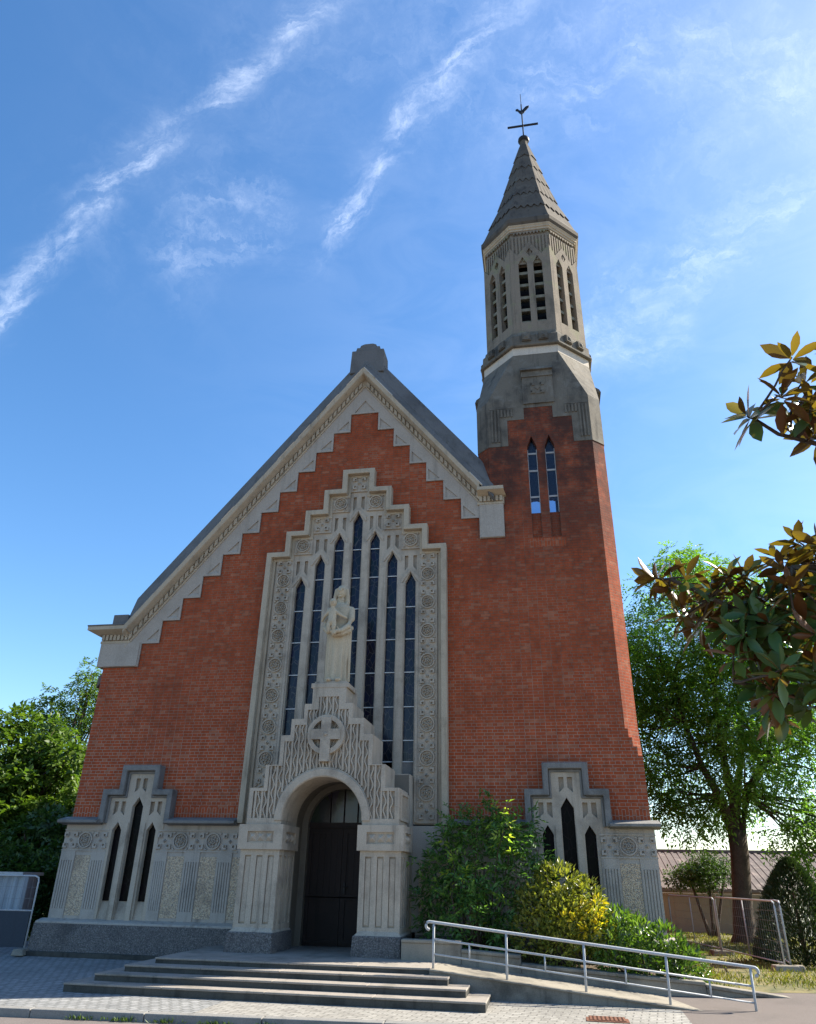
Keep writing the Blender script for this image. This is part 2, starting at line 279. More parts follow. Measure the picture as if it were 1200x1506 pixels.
# ------------------------------------------------------------------ mesh helpers
class MB:
    def __init__(s): s.v = []; s.f = []; s.xf = None; s.sm = []
    def add(s, vs, fs, smooth=False):
        o = len(s.v)
        for p in vs:
            p = Vector(p); s.v.append(tuple(s.xf @ p) if s.xf else tuple(p))
        for f in fs: s.f.append([i+o for i in f]); s.sm.append(smooth)
    def box(s, x0, x1, y0, y1, z0, z1):
        s.add([(x0,y0,z0),(x1,y0,z0),(x1,y1,z0),(x0,y1,z0),(x0,y0,z1),(x1,y0,z1),(x1,y1,z1),(x0,y1,z1)],
              [(0,1,5,4),(1,2,6,5),(2,3,7,6),(3,0,4,7),(4,5,6,7),(3,2,1,0)])
    def hexa(s, a, b):                # two quads a (4 pts) and b joined
        s.add(list(a)+list(b), [(0,1,2,3),(7,6,5,4),(0,4,5,1),(1,5,6,2),(2,6,7,3),(3,7,4,0)])
    def plate(s, outer, y0, y1, holes=(), back=True):   # polygon in x,z extruded from y0 (front) to y1
        loops = [list(outer)]+[list(h) for h in holes]
        tris = geometry.tessellate_polygon([[Vector((x, z, 0)) for x, z in l] for l in loops])
        flat = [p for l in loops for p in l]; n = len(flat)
        vs = [(x, y0, z) for x, z in flat]+[(x, y1, z) for x, z in flat]
        fs = [tuple(t) for t in tris]
        if back: fs += [tuple(i+n for i in reversed(t)) for t in tris]
        o = 0
        for l in loops:
            k = len(l)
            for i in range(k): a, c = o+i, o+(i+1) % k; fs.append((a, c, c+n, a+n))
            o += k
        s.add(vs, fs)
    def prism(s, poly, z0, z1):       # polygon in x,y from z0 to z1
        n = len(poly)
        s.add([(x,y,z0) for x,y in poly]+[(x,y,z1) for x,y in poly], [tuple(range(n))[::-1], tuple(range(n,2*n))]+[(i,(i+1)%n,(i+1)%n+n,i+n) for i in range(n)])
    def loft(s, rings, cap=True, smooth=False, closed=True):
        n = len(rings[0]); vs = [p for r in rings for p in r]; fs = []
        for k in range(len(rings)-1):
            for i in range(n if closed else n-1): a, c = k*n+i, k*n+(i+1) % n; fs.append((a, c, c+n, a+n))
        if cap: fs += [tuple(range(n))[::-1], tuple(range((len(rings)-1)*n, len(rings)*n))]
        s.add(vs, fs, smooth)
    def tube(s, pts, r, n=8, r1=None, smooth=True):
        pts = [Vector(p) for p in pts]; rings = []
        for i, p in enumerate(pts):
            t = (pts[min(i+1, len(pts)-1)]-pts[max(i-1, 0)]).normalized()
            a = t.cross(Vector((0, 0, 1)) if abs(t.z) < .9 else Vector((1, 0, 0))).normalized(); c = t.cross(a)
            k = i/(len(pts)-1); rr = (r[i] if isinstance(r, (list, tuple)) else (r if r1 is None else r+(r1-r)*k))
            rings.append([tuple(p+a*math.cos(2*math.pi*j/n)*rr+c*math.sin(2*math.pi*j/n)*rr) for j in range(n)])
        s.loft(rings, True, smooth)
    def annulus(s, cx, cz, ra, rb, y0, y1, a0=0, a1=2*math.pi, n=24):
        full = abs(a1-a0-2*math.pi) < 1e-6; rings = []
        for i in range(n if full else n+1):
            a = a0+(a1-a0)*i/n; c, t = math.cos(a), math.sin(a)
            rings.append([(cx+ra*c,y0,cz+ra*t),(cx+rb*c,y0,cz+rb*t),(cx+rb*c,y1,cz+rb*t),(cx+ra*c,y1,cz+ra*t)])
        if full: rings.append(rings[0])
        s.loft(rings, not full)
    def disc(s, cx, cz, r, y0, y1, n=16): s.plate([(cx+r*math.cos(2*math.pi*i/n), cz+r*math.sin(2*math.pi*i/n)) for i in range(n)], y0, y1)
    def ball(s, c, r, n=8, m=6):
        rx, ry, rz = (r, r, r) if not isinstance(r, tuple) else r; rings = []
        for k in range(m+1):
            ph = -math.pi/2+math.pi*k/m; kk = max(math.cos(ph), .02)
            rings.append([(c[0]+rx*kk*math.cos(2*math.pi*i/n), c[1]+ry*kk*math.sin(2*math.pi*i/n), c[2]+rz*math.sin(ph)) for i in range(n)])
        s.loft(rings, True, True)
    def pyramid(s, cx, cz, h, y0, y1):  # square stud pointing to -y
        s.add([(cx-h,y0,cz-h),(cx+h,y0,cz-h),(cx+h,y0,cz+h),(cx-h,y0,cz+h),(cx,y1,cz)], [(0,1,4),(1,2,4),(2,3,4),(3,0,4),(3,2,1,0)])
    def build(s, name, mat, parent=None, swap=False, bevel=0, fix=True):
        me = bpy.data.meshes.new(name); me.from_pydata(s.v, [], s.f)
        for p, t in zip(me.polygons, s.sm): p.use_smooth = t
        if fix:
            bm = bmesh.new(); bm.from_mesh(me); bmesh.ops.recalc_face_normals(bm, faces=bm.faces); bm.to_mesh(me); bm.free()
        uv = me.uv_layers.new(name='UVMap')
        for p in me.polygons:
            n = p.normal
            if abs(n.z) > .85: t, w = Vector((1, 0, 0)), Vector((0, 1, 0))
            else:
                t = Vector((-n.y, n.x, 0)).normalized(); w = Vector((0, 0, 1))
                if t.x+.3*t.y < 0: t = -t
            for li in p.loop_indices:
                c = me.vertices[me.loops[li].vertex_index].co; a, d = c.dot(t), c.dot(w)
                uv.data[li].uv = (d*.93, a*1.0) if swap else (a, d)
        me.materials.append(MATS[mat]); o = bpy.data.objects.new(name, me); COL.objects.link(o)
        if parent is not None: par(o, parent)
        if bevel:
            bv = o.modifiers.new('bevel', 'BEVEL'); bv.width = bevel; bv.segments = 2; bv.limit_method = 'ANGLE'; bv.angle_limit = R(40)
        return o
LOC = {}
def par(o, p):
    o.parent = p; o.matrix_parent_inverse = Matrix.Translation(Vector(LOC.get(p.name, (0, 0, 0)))).inverted()
def tag(o, label, cat, group=None):
    o['label'] = label; o['category'] = cat
    if group: o['group'] = group
    return o
def thing(name, loc, label, cat, group=None):
    o = bpy.data.objects.new(name, None); COL.objects.link(o); o.location = loc; o.empty_display_size = .3; LOC[o.name] = loc
    return tag(o, label, cat, group)
def struct(o): o['kind'] = 'structure'; return o
def mirror(pts): return [(-x, z) for x, z in reversed(pts)]
def lancet(cx, w, zb, zs, za): return [(cx-w/2, zb), (cx+w/2, zb), (cx+w/2, zs), (cx, za), (cx-w/2, zs)]
def steps_outline(hw, z0, ws, hs, n, zb):    # right half of a stepped gable, from bottom up
    p = []; x, z = hw, z0
    seq = []
    for i in range(n):
        seq += [(hw+i*ws, z0-i*hs), (hw+i*ws, z0-(i+1)*hs)]
    seq[-1] = (hw+(n-1)*ws, zb)
    return seq                                # starts at the top right corner and goes down

# ================================================================== CHURCH
church = thing('church', (0, 0, -1.6), 'red brick church with a stepped stone gable and a slim bell tower, facing the steps', 'church')
GC = 4.62                                 # centre of the tower and of both low windows (mirrored)
xl, xr, z0, wl, hl, wr, hr = -.347, .410, 11.20, .450, .5645, .438, .5583
L0, SL = 12.04, 1.255
WS, WW, WZ, WH = .4561, .4179, 9.37, .5559
g_out = steps_outline(WW, WZ, WS, WH, 5, .95)
def inset(d, zb):
    p = steps_outline(WW-d, WZ-d, WS, WH, 5, zb); return p
# ---- facade wall
notch = [(-.80, .95), (-.80, 1.58), (-.42, 1.58), (-.42, 2.08), (.42, 2.08), (.42, 1.58), (.80, 1.58), (.80, .95)]
gi = inset(.05, .95)
low = [(-6.22, .95)]+[(x-GC, z) for x, z in notch]+mirror(gi)+gi+[(x+GC, z) for x, z in notch]
outer = low+[(5.91, .95), (5.91, 11.0), (3.33, 11.0), (3.33, 8.4), (.0, 12.2), (-5.85, 4.95), (-6.22, 4.95)]
tl = [lancet(4.41, .235, 7.25, 9.79, 10.09), lancet(4.85, .235, 7.25, 9.79, 10.09)]
w = MB(); w.plate(outer, 0, .35, tl); w.build('facade_wall', 'brick', church)
# corner below the chamfer, with a corbelled stop
w = MB()
for a, b_, d in ((.95, 2.28, 0.0), (2.28, 2.46, .09), (2.46, 2.64, .17), (2.64, 2.82, .235)):
    w.prism([(5.91, .001), (6.2-d, .001), (6.2, d+.001), (6.2, .30), (5.91, .30)] if d else [(5.91, .001), (6.2, .001), (6.2, .30), (5.91, .30)], a, b_)
w.build('corner_stop', 'brick', church)
for s in (-1, 1):                         # soldier courses above the string course
    w = MB()
    for a, b_ in ((2.245, 3.80), (5.44, 6.2)): w = MB(); w.box(s*a if s > 0 else -b_, s*b_ if s > 0 else -a, -.003, .05, 1.06, 1.27); w.build('soldier_course', 'brick_soldier', church, swap=True)
w = MB(); w.box(4.22, 5.05, -.003, .05, 7.0, 7.22); w.build('soldier_course', 'brick_soldier', church, swap=True)
# ---- tower body
def octp(cx, cy, a, t, z): return [(cx+x, cy+y, z) for x, y in ((t,-a),(a,-t),(a,t),(t,a),(-t,a),(-a,t),(-a,-t),(-t,-a))]
w = MB(); A, B_ = octp(GC, 1.58, 1.58, 1.29, -1.5), octp(GC, 1.58, 1.58, 1.29, 9.9)
for i in (0, 1, 2, 4, 5, 6): w.add([A[i], A[i+1], B_[i+1], B_[i]], [(0, 1, 2, 3)])
w.plate([(3.33, -1.5), (5.91, -1.5), (5.91, 9.9), (3.33, 9.9)], 3.0, 3.16, [lancet(4.43, .26, 8.3, 9.79, 9.85), lancet(4.87, .26, 8.3, 9.79, 9.85)])
w.build('tower_wall', 'brick', church, fix=False)
w = MB(); w.box(3.2, 6.05, .36, 3.0, 10.95, 11.05); w.build('tower_ceiling', 'vault_stone', church)
# ---- tower cap (concrete)
def tx(z): return GC+.01+.018*(z-10) if z > 10.5 else GC
cap = MB()
half = [(-1.29, 9.83), (-.79, 9.83), (-.79, 10.60), (-.355, 10.60), (-.355, 10.95), (.375, 10.95), (.375, 10.60), (.84, 10.60), (.84, 9.83), (1.29, 9.83), (1.29, 11.2), (-1.29, 11.2)]
cap.plate([(x+GC, z) for x, z in half], -.016, .10)
A, B_ = octp(GC, 1.58, 1.596, 1.295, 9.83), octp(GC, 1.58, 1.596, 1.295, 11.2)
for i in (0, 1, 2, 3, 4, 5, 6): cap.hexa([A[i], A[i+1], B_[i+1], B_[i]], [tuple(Vector(p)*.97+Vector((GC, 1.58, p[2]))*.03) for p in (A[i], A[i+1], B_[i+1], B_[i])])
cap.loft([B_, octp(tx(12.78), 1.58, 1.455, .603, 12.78)], True)
for s in (-1, 1):
    for k in range(7):
        xx = GC+.02+s*(1.20-.085*k); long = k < 3
        cap.box(xx-.022, xx+.022, -.045, .0, 9.95 if long else 10.70, 10.94)
    cap.box(GC-1.24 if s < 0 else GC+.68, GC-.64 if s < 0 else GC+1.28, -.03, 0, 10.96, 11.0)
cap.build('tower_cap', 'tower_stone', church)
for k in range(4):
    hd = MB(); hd.xf = Matrix.Translation((tx(11.6), 1.58, 0)) @ Matrix.Rotation(k*math.pi/2, 4, 'Z')
    hd.plate([(-.39, 11.05), (.40, 11.05), (.40, 12.05), (-.39, 12.05)], -1.64, -1.40)
    hd.hexa([(-.42, -1.74, 12.06), (.42, -1.74, 12.06), (.42, -1.70, 12.16), (-.42, -1.70, 12.16)], [(-.42, -1.40, 12.06), (.42, -1.40, 12.06), (.42, -1.46, 12.34), (-.42, -1.46, 12.34)])
    hd.box(-.41, .41, -1.67, -1.4, 11.88, 12.055)
    hd.plate([(-.19, 11.33), (.19, 11.33), (.19, 11.70), (-.19, 11.70)], -1.655, -1.6)
    for a, b_ in ((-.12, -.12), (.12, -.12), (-.12, .12), (.12, .12)):
        hd.box(a-.05, a+.05, -1.675, -1.6, 11.515+b_-.05, 11.515+b_+.02); hd.box(a-.05, a-.02, -1.675, -1.6, 11.515+b_-.02, 11.515+b_+.05)
    hd.plate([(0, 11.44), (.07, 11.515), (0, 11.59), (-.07, 11.515)], -1.68, -1.6)
    hd.build('tower_hood', 'tower_stone', church)
# ---- tower windows
for k, cx in enumerate((4.41, 4.85)):
    t = MB()
    for z in (7.955, 8.42, 9.16, 9.66): t.box(cx-.117, cx+.117, .17, .20, z-.022, z+.022)
    for s in (-1, 1): t.box(cx+s*.117-.014, cx+s*.117+.014, .172, .198, 7.95, 9.78)
    fo = t.build('tower_window', 'glaze_bar', church)
    p = MB(); p.plate(lancet(cx, .235, 7.95, 9.79, 10.09), .185, .19); p.build('pane', 'clear_glass', fo)
    p = MB(); p.box(cx-.12, cx+.12, .075, .3, 7.2, 7.93); p.build('blind_panel', 'brick', fo)
# ---- collar, band, belfry
b = MB(); b.loft([octp(tx(12.8), 1.58, 1.46, .605, 12.775), octp(tx(13), 1.58, 1.455, .603, 13.03)]); b.build('tower_collar', 'collar_stone', church)
b = MB()
prof = [(1.53, 13.03), (1.55, 13.05), (1.55, 13.09), (1.50, 13.11), (1.49, 13.42), (1.43, 13.50), (1.41, 13.60)]
b.loft([octp(tx(z), 1.58, a, a*.4142, z) for a, z in prof])
for k in range(8):
    b.xf = Matrix.Translation((tx(13.3), 1.58, 0)) @ Matrix.Rotation(k*math.pi/4, 4, 'Z')
    for u in (-.23, .23):
        b.box(u-.125, u+.125, -1.545, -1.45, 13.20, 13.44); b.box(u-.105, u+.105, -1.57, -1.5, 13.22, 13.42); b.pyramid(u, 13.32, .07, -1.57, -1.60)
b.build('tower_band', 'tower_stone', church)
b = MB()
for k in range(8):
    b.xf = Matrix.Translation((tx(15.3), 1.58, 0)) @ Matrix.Rotation(k*math.pi/4, 4, 'Z')
    b.plate([(-.58, 13.55), (.58, 13.55), (.575, 16.82), (.35, 16.50), (0, 17.02), (-.35, 16.50), (-.575, 16.82)], -1.40, -1.22,
            [lancet(-.215, .255, 13.95, 16.17, 16.44), lancet(.215, .255, 13.95, 16.17, 16.44), [(0, 16.44), (.10, 16.60), (0, 16.76), (-.10, 16.60)]])
bel = b.build('belfry', 'belfry_stone', church)
for k in range(8):
    for u in (-.215, .215):
        for z in (15.82, 15.36, 14.89, 14.43, 13.97):
            b = MB(); b.xf = Matrix.Translation((tx(15.3), 1.58, 0)) @ Matrix.Rotation(k*math.pi/4, 4, 'Z')
            b.hexa([(u-.16, -1.31, z), (u+.16, -1.31, z), (u+.16, -1.31, z+.10), (u-.16, -1.31, z+.10)], [(u-.16, -1.05, z+.10), (u+.16, -1.05, z+.10), (u+.16, -1.05, z+.20), (u-.16, -1.05, z+.20)])
            b.build('louvre', 'louvre_stone', bel)
b = MB(); b.loft([octp(tx(15), 1.58, .85, .352, 13.6), octp(tx(15), 1.58, .85, .352, 17.3)]); b.loft([octp(tx(15), 1.58, 1.3, .53, 16.95), octp(tx(15), 1.58, 1.3, .53, 17.2)]); b.build('bell_chamber', 'iron_dark', bel)
b = MB()
b.loft([octp(tx(z), 1.58, 1.33, .551, z) for z in (16.2, 17.5)], False)
b.loft([octp(tx(z), 1.58, 1.2, .497, z) for z in (16.2, 17.5)], False)
for k in range(8):
    b.xf = Matrix.Translation((tx(17), 1.58, 0)) @ Matrix.Rotation(k*math.pi/4, 4, 'Z')
    for j in range(11):
        u = -.5+.1*j; b.box(u-.026, u+.026, -1.365, -1.3, 16.3, 17.30)
    for j in range(10): u = -.45+.1*j; b.plate([(u-.055, 17.46), (u+.055, 17.46), (u, 17.36)], -1.385, -1.3)
    b.box(-.56, .56, -1.372, -1.3, 17.44, 17.5)
b.build('fluted_frieze', 'belfry_stone', bel)
b = MB()
prof = [(1.35, 17.50), (1.39, 17.51), (1.39, 17.57), (1.42, 17.59), (1.42, 17.64), (1.45, 17.68), (1.45, 17.72), (1.2, 17.75)]
b.loft([octp(tx(z), 1.58, a, a*.4142, z) for a, z in prof]); b.build('belfry_cornice', 'cornice_stone', bel)
b = MB(); prof = [(1.2, 17.71), (1.46, 17.71), (1.50, 17.78), (1.50, 17.93), (1.46, 17.99), (1.30, 18.1)]
b.loft([octp(tx(z), 1.58, a, a*.4142, z) for a, z in prof]); b.build('spire_eaves', 'spire_stone', bel)
SP = [(1.47, 17.97), (1.40, 18.14), (1.17, 18.84), (.86, 19.81), (.68, 20.64), (.49, 21.5), (.32, 22.26), (.13, 23.12), (.12, 23.32)]
def apo(z):
    for (a, za), (c, zc) in zip(SP, SP[1:]):
        if za <= z <= zc: return a+(c-a)*(z-za)/(zc-za)
    return SP[-1][0]
b = MB(); b.loft([octp(tx(z), 1.58, a, a*.4142, z) for a, z in SP])
spire = b.build('spire', 'spire_stone', church)
b = MB()
for k in range(8):
    for (za, zb, n) in ((18.80, 19.74, 5), (19.74, 20.6, 4), (20.6, 21.45, 3), (21.45, 22.25, 2), (22.25, 22.9, 1)):
        Mk = Matrix.Rotation(k*math.pi/4, 4, 'Z')
        top, bot, lip = [], [], []
        for j in range(2*n+1):
            f = j/(2*n)*2-1; zz = za+(.0 if j % 2 else -.20); zt = zb+.06
            def pt(f, z, off):
                a = apo(z)+off*.8; p = Mk @ Vector((f*a*.4142, -a, z)); return (p.x+tx(z), p.y+1.58, z)
            top.append(pt(f, zt, .008)); bot.append(pt(f, zz, .045)); lip.append(pt(f, zz+.03, -.02))
        b.loft([top, bot, lip], False, closed=False)
b.build('shingle', 'spire_stone', spire, fix=False)
b = MB(); b.tube([(tx(23.2), 1.58, z) for z in (23.1, 23.28, 23.30, 23.36, 23.43, 23.47, 23.5)], [.12, .12, .17, .20, .19, .12, .05], 16); b.build('finial', 'iron_dark', spire)
wx = 4.88
b = MB(); b.tube([(wx, 1.58, 23.4), (wx, 1.58, 25.35)], .026, 6); b.tube([(wx, 1.58, 25.35), (wx, 1.58, 25.95)], .012, 6)
b.box(wx-.54, wx+.54, 1.555, 1.605, 24.15, 24.21)
wv = b.build('weathervane', 'iron_dark', spire)
ck = [(-.20, 25.02), (-.215, 25.10), (-.17, 25.14), (-.12, 25.13), (-.09, 25.06), (-.03, 25.02), (.04, 25.05), (.10, 25.14), (.17, 25.22), (.28, 25.24), (.27, 25.15), (.20, 25.05), (.13, 24.97), (.08, 24.88), (.02, 24.82), (-.03, 24.82), (-.09, 24.90), (-.13, 24.99), (-.17, 25.03)]
b = MB(); b.plate([(x+wx, z) for x, z in ck], 1.57, 1.59); b.build('weathercock', 'iron_dark', wv)
# ---- nave
b = MB(); b.box(-6.22, -5.9, .351, 24, -1.55, 4.9); b.build('nave_wall', 'brick', church)
b = MB(); b.box(5.9, 6.2, 3.17, 24, -1.55, 6.0); b.build('nave_wall', 'brick', church)
b = MB()
for X, Z in ((-6.6, L0+.55-SL*6.6), (5.2, L0+.55-SL*5.2)):
    b.hexa([(0, .45, L0+.55), (X, .45, Z), (X, .45, Z-.25), (0, .45, L0+.3)], [(0, 24, L0+.55), (X, 24, Z), (X, 24, Z-.25), (0, 24, L0+.3)])
b.plate([(-6.2, -1.5), (6.1, -1.5), (6.1, 5), (0, 12.2), (-6.2, 4.8)], 23.7, 24)
b.build('nave_roof', 'roof_tile', church)
# ---- gable frieze
lo = [(-6.30, z0-12*hl)]
for i in range(12, 0, -1): lo += [(xl-(i-1)*wl, z0-i*hl), (xl-(i-1)*wl, z0-(i-1)*hl)]
ro = []
for i in range(0, 7): ro += [(xr+i*wr, z0-i*hr), (xr+i*wr, z0-(i+1)*hr)]
ro += [(3.64, z0-7*hr)]
up_ = [(3.64, 8.22), (3.05, L0-SL*3.05+.04), (0, L0+.04), (-5.58, L0-SL*5.58+.03), (-6.30, 5.03)]
holes = []
for i in range(1, 12):
    x, z = xl-(i-1)*wl-.055, z0-i*hl+.055
    holes.append([(x-.30, z), (x, z), (x, z+.30)])
for i in range(1, 7):
    x, z = xr+(i-1)*wr+.055, z0-i*hr+.055
    holes.append([(x, z), (x+.30, z), (x, z+.30)])
holes.append([(-.25, z0+.05), (.31, z0+.05), (.03, z0+.42)])
b = MB(); b.plate(lo+ro+up_, -.045, .05, holes); b.plate(lo+ro+up_, -.012, .04)
for i in range(1, 12): x, z = xl-(i-1)*wl-.055, z0-i*hl+.055; b.hexa([(x-.30, -.043, z+.001), (x, -.043, z+.001), (x, -.014, z+.001), (x-.3, -.014, z+.001)], [(x-.27, -.013, z+.07), (x-.03, -.013, z+.07), (x-.03, -.012, z+.071), (x-.27, -.012, z+.071)])
b.box(-6.36, -5.33, -.075, .2, z0-12*hl+.01, 5.02); b.box(3.055, 3.635, -.075, .2, z0-7*hr+.01, 8.20)
b.build('gable_frieze', 'frieze_stone', church)
# ---- rake cornice
XS = [-5.72, 0, 3.08]
def rake(mb, sec, xs): mb.loft([[(x, y, L0-SL*abs(x)+dz) for y, dz in sec] for x in xs])
b = MB()
rake(b, [(.1, .02), (-.07, .02), (-.085, .06), (-.06, .08), (-.06, .26), (-.28, .33), (-.30, .35), (-.31, .51), (.1, .53)], XS)
for (a, c, z) in ((-6.36, -5.62, 5.02), (3.02, 3.66, 8.19)):
    o = .30 if a < 0 else 0
    b.box(a-.02, c, -.085, .2, z-.01, z+.05); b.box(a, c, -.06, .2, z+.05, z+.20)
    b.hexa([(a-o*.3, -.10, z+.20), (c+.05, -.10, z+.20), (c+.05, .3, z+.20), (a-o*.3, .3, z+.20)], [(a-o, -.31, z+.28), (c, -.31, z+.28), (c, .3, z+.28), (a-o, .3, z+.28)])
    b.box(a-o, c-.0, -.312, .3, z+.281, z+.37)
gco = b.build('gable_cornice', 'cornice_stone', church)
db = {-1: MB(), 1: MB()}
x = -5.6
while x < 3.05:
    b = db[-1 if x < 0 else 1]; zz = L0-SL*abs(x)
    if abs(x) > .04:
        s = SL*.036*(1 if x < 0 else -1)
        b.hexa([(x-.036, -.125, zz+.10-s), (x+.036, -.125, zz+.10+s), (x+.036, -.05, zz+.10+s), (x-.036, -.05, zz+.10-s)], [(x-.036, -.125, zz+.24-s), (x+.036, -.125, zz+.24+s), (x+.036, -.05, zz+.24+s), (x-.036, -.05, zz+.24-s)])
    x += .112
for a, c, z in ((-6.34, -5.66, 5.07), (3.06, 3.62, 8.24)):
    b = db[-1 if a < 0 else 1]
    k = int((c-a)/.105)
    for j in range(k+1): xx = a+.035+j*(c-a-.07)/k; b.box(xx-.034, xx+.034, -.125, -.05, z+.01, z+.145)
for k in (-1, 1): db[k].build('dentil_course', 'cornice_stone', gco)
# ---- dark weathered parapet above the cornice and the block on its top
b = MB()
rake(b, [(-.26, .52), (-.24, .56), (-.10, .80), (-.06, .80), (-.05, .88), (.18, 1.46), (.26, 1.50), (.44, 1.46), (.44, .3), (.2, .3), (.0, .45)], [-5.78, 0, 3.42])
for (a, c, z) in ((-6.12, -5.72, 5.36),): b.box(a, c, -.16, .44, z, z+.36)
b.box(-6.68, -5.7, -.33, .44, 5.392, 5.43)
b.hexa([(-.48, -.03, 12.6), (.49, -.03, 12.6), (.49, .62, 12.6), (-.48, .62, 12.6)], [(-.46, .02, 13.42), (.47, .02, 13.42), (.47, .60, 13.42), (-.46, .60, 13.42)])
b.hexa([(-.35, .03, 13.42), (.36, .03, 13.42), (.36, .59, 13.42), (-.35, .59, 13.42)], [(-.33, .05, 13.55), (.34, .05, 13.55), (.34, .57, 13.55), (-.33, .57, 13.55)])
b.plate([(-.26, 13.53), (.27, 13.53), (.23, 13.63), (.14, 13.67), (-.12, 13.67), (-.22, 13.63)], .06, .56)
b.build('gable_parapet', 'parapet_stone', church, bevel=.02)
b = MB(); 
for (x, z, l) in ((.18, .545, .34), (-.2, .545, .34), (.72, .545, .2), (-.95, .55, .55), (-1.55, .55, .3), (.45, .545, .35), (-.3, .55, .3), (-1.1, .55, .25), (-2.0, .55, .4), (-3.4, .55, .3), (3.0, .545, .3)): b = MB(); rake(b, [(-.30, z-.06), (-.325, z-.03), (-.27, z+.02), (-.2, z)], [x-l/2, x, x+l/2] if x else [x-l/2, x+l/2]); b.build('lead_flashing', 'collar_stone', gco)

# ---- carved tiles
def rosette(mb, cx, cz, h, y):
    mb.annulus(cx, cz, h*.84, h*.97, y-.045, y+.02, n=22)
    for k in range(6):
        a = k*math.pi/3+.3; mb.annulus(cx+h*.45*math.cos(a), cz+h*.45*math.sin(a), h*.20, h*.27, y-.035, y+.02, n=10)
    mb.ball((cx, y, cz), (h*.15, .06, h*.15), 8, 4)
    for a, c in ((-1, -1), (1, -1), (1, 1), (-1, 1)): mb.plate([(cx+a*h*1.0, cz+c*h*1.0), (cx+a*h*1.0, cz+c*h*.74), (cx+a*h*.74, cz+c*h*1.0)], y-.035, y+.02)
def crosstile(mb, cx, cz, h, y):
    for a, c in ((-1, -1), (1, -1), (1, 1), (-1, 1)):
        px_, pz_ = cx+a*h*.66, cz+c*h*.66; q_ = h*.27
        mb.plate([(px_-q_, pz_-q_), (px_+q_, pz_-q_), (px_+q_, pz_+q_), (px_-q_, pz_+q_)], y-.045, y+.02, [[(px_-q_*.5-a*q_*.3, pz_-q_*.5-c*q_*.3), (px_+q_*.5-a*q_*.3, pz_-q_*.5-c*q_*.3), (px_+q_*.5-a*q_*.3, pz_+q_*.5-c*q_*.3), (px_-q_*.5-a*q_*.3, pz_+q_*.5-c*q_*.3)]])
    d = h*.27
    mb.add([(cx-d, y, cz), (cx, y, cz-d), (cx+d, y, cz), (cx, y, cz+d), (cx, y-.08, cz)], [(0, 1, 4), (1, 2, 4), (2, 3, 4), (3, 0, 4)])
# ---- great window
b = MB()
o1, o2, o3 = inset(0, .95), inset(.13, .95), inset(.20, .95)
def ring(mb, a, c, y0, y1): mb.plate(mirror(a)+a+[(p[0], p[1]) for p in reversed(c)]+[(-p[0], p[1]) for p in c], y0, y1)
ring(b, o1, o2, -.23, .06); ring(b, o2, o3, -.10, .06)
gw = b.build('great_window', 'cornice_stone', church, bevel=.012)
LX = [i*.4541 for i in range(-3, 4)]
def lz(i): return 8.21-.567*abs(i)
lan = [lancet(LX[i+3], .252, 1.90, lz(i)-.24, lz(i)) for i in range(-3, 4)]
gro = []
for i in range(-3, 4):
    for s in (-1, 1):
        cx, z = LX[i+3]+s*.105, lz(i)
        gro.append([(cx-.042, z+.42), (cx-.042, z+.08+(.12 if s < 0 else 0)-.03), (cx+.042, z+.08+(0 if s < 0 else .12)-.03) , (cx+.042, z+.42)] if s > 0 else [(cx-.042, z+.42), (cx-.042, z+.02), (cx+.042, z+.14), (cx+.042, z+.42)])
for k in range(len(gro)):
    i, s = k//2-3, (-1 if k % 2 == 0 else 1); cx, z = LX[i+3]+s*.105, lz(i)
    gro[k] = [(cx-.042, z+.44), (cx-.042, z+(.05 if s < 0 else .15)), (cx+.042, z+(.15 if s < 0 else .05)), (cx+.042, z+.44)]
fill = inset(.199, 1.868)
t = MB(); t.plate(mirror(fill)+fill, -.035, .035, lan+gro); t.plate(mirror(fill)+fill, .036, .14, lan)
for i in range(-3, 4):                   # pointed hoods over the lancets
    cx, z = LX[i+3], lz(i)
    for s in (-1, 1): t.hexa([(cx, -.06, z+.02), (cx, -.06, z+.10), (cx+s*.215, -.06, z-.14), (cx+s*.215, -.06, z-.27)], [(cx, -.03, z+.02), (cx, -.03, z+.10), (cx+s*.215, -.03, z-.14), (cx+s*.215, -.03, z-.27)])
for i in range(-3, 3):                   # mullions
    cx = (LX[i+3]+LX[i+4])/2; zt = min(lz(i), lz(i+1))-.27
    t.plate([(cx-.075, 1.868), (cx+.075, 1.868), (cx+.075, zt), (cx-.075, zt)], -.055, -.02)
for s in (-1, 1): t.box(s*1.55-.03, s*1.55+.03, -.075, -.02, 1.0, 6.25); t.box(min(s*1.46, s*2.05), max(s*1.46, s*2.05), -.034, .32, .96, 1.867)
tr = t.build('tracery', 'pale_stone', gw)
for i in range(-3, 4):
    cx = LX[i+3]
    for z in (2.20, 2.64, 3.36, 4.13, 4.90, 5.68, 6.47, 7.22):
        if z < lz(i)-.3: t = MB(); t.box(cx-.127, cx+.127, .055, .075, z-.010, z+.010); t.build('saddle_bar', 'glaze_bar', gw)
for i in range(-3, 4):
    p = MB(); cx = LX[i+3]; p.plate(lancet(cx, .265, 2.2, lz(i)-.23, lz(i)+.02), .085, .095); p.build('pane', 'stained_glass', gw)
for i in (-3, 3): p = MB(); p.box(LX[i+3]-.13, LX[i+3]+.13, .07, .13, 1.86, 2.19); p.build('sill_panel', 'hood_stone', gw)
for i in range(0, 4):
    for s in ((1,) if i == 0 else (-1, 1)):
        cx, cz = s*i*.4541, WZ-.365-i*WH
        if i < 4:
            t = MB(); t.plate([(cx-.232, cz-.225), (cx+.232, cz-.225), (cx+.232, cz+.225), (cx-.232, cz+.225)], -.075, -.02)
            (crosstile if i % 2 == 0 else rosette)(t, cx, cz, .178, -.075)
            t.build('carved_panel', 'pale_stone', gw)
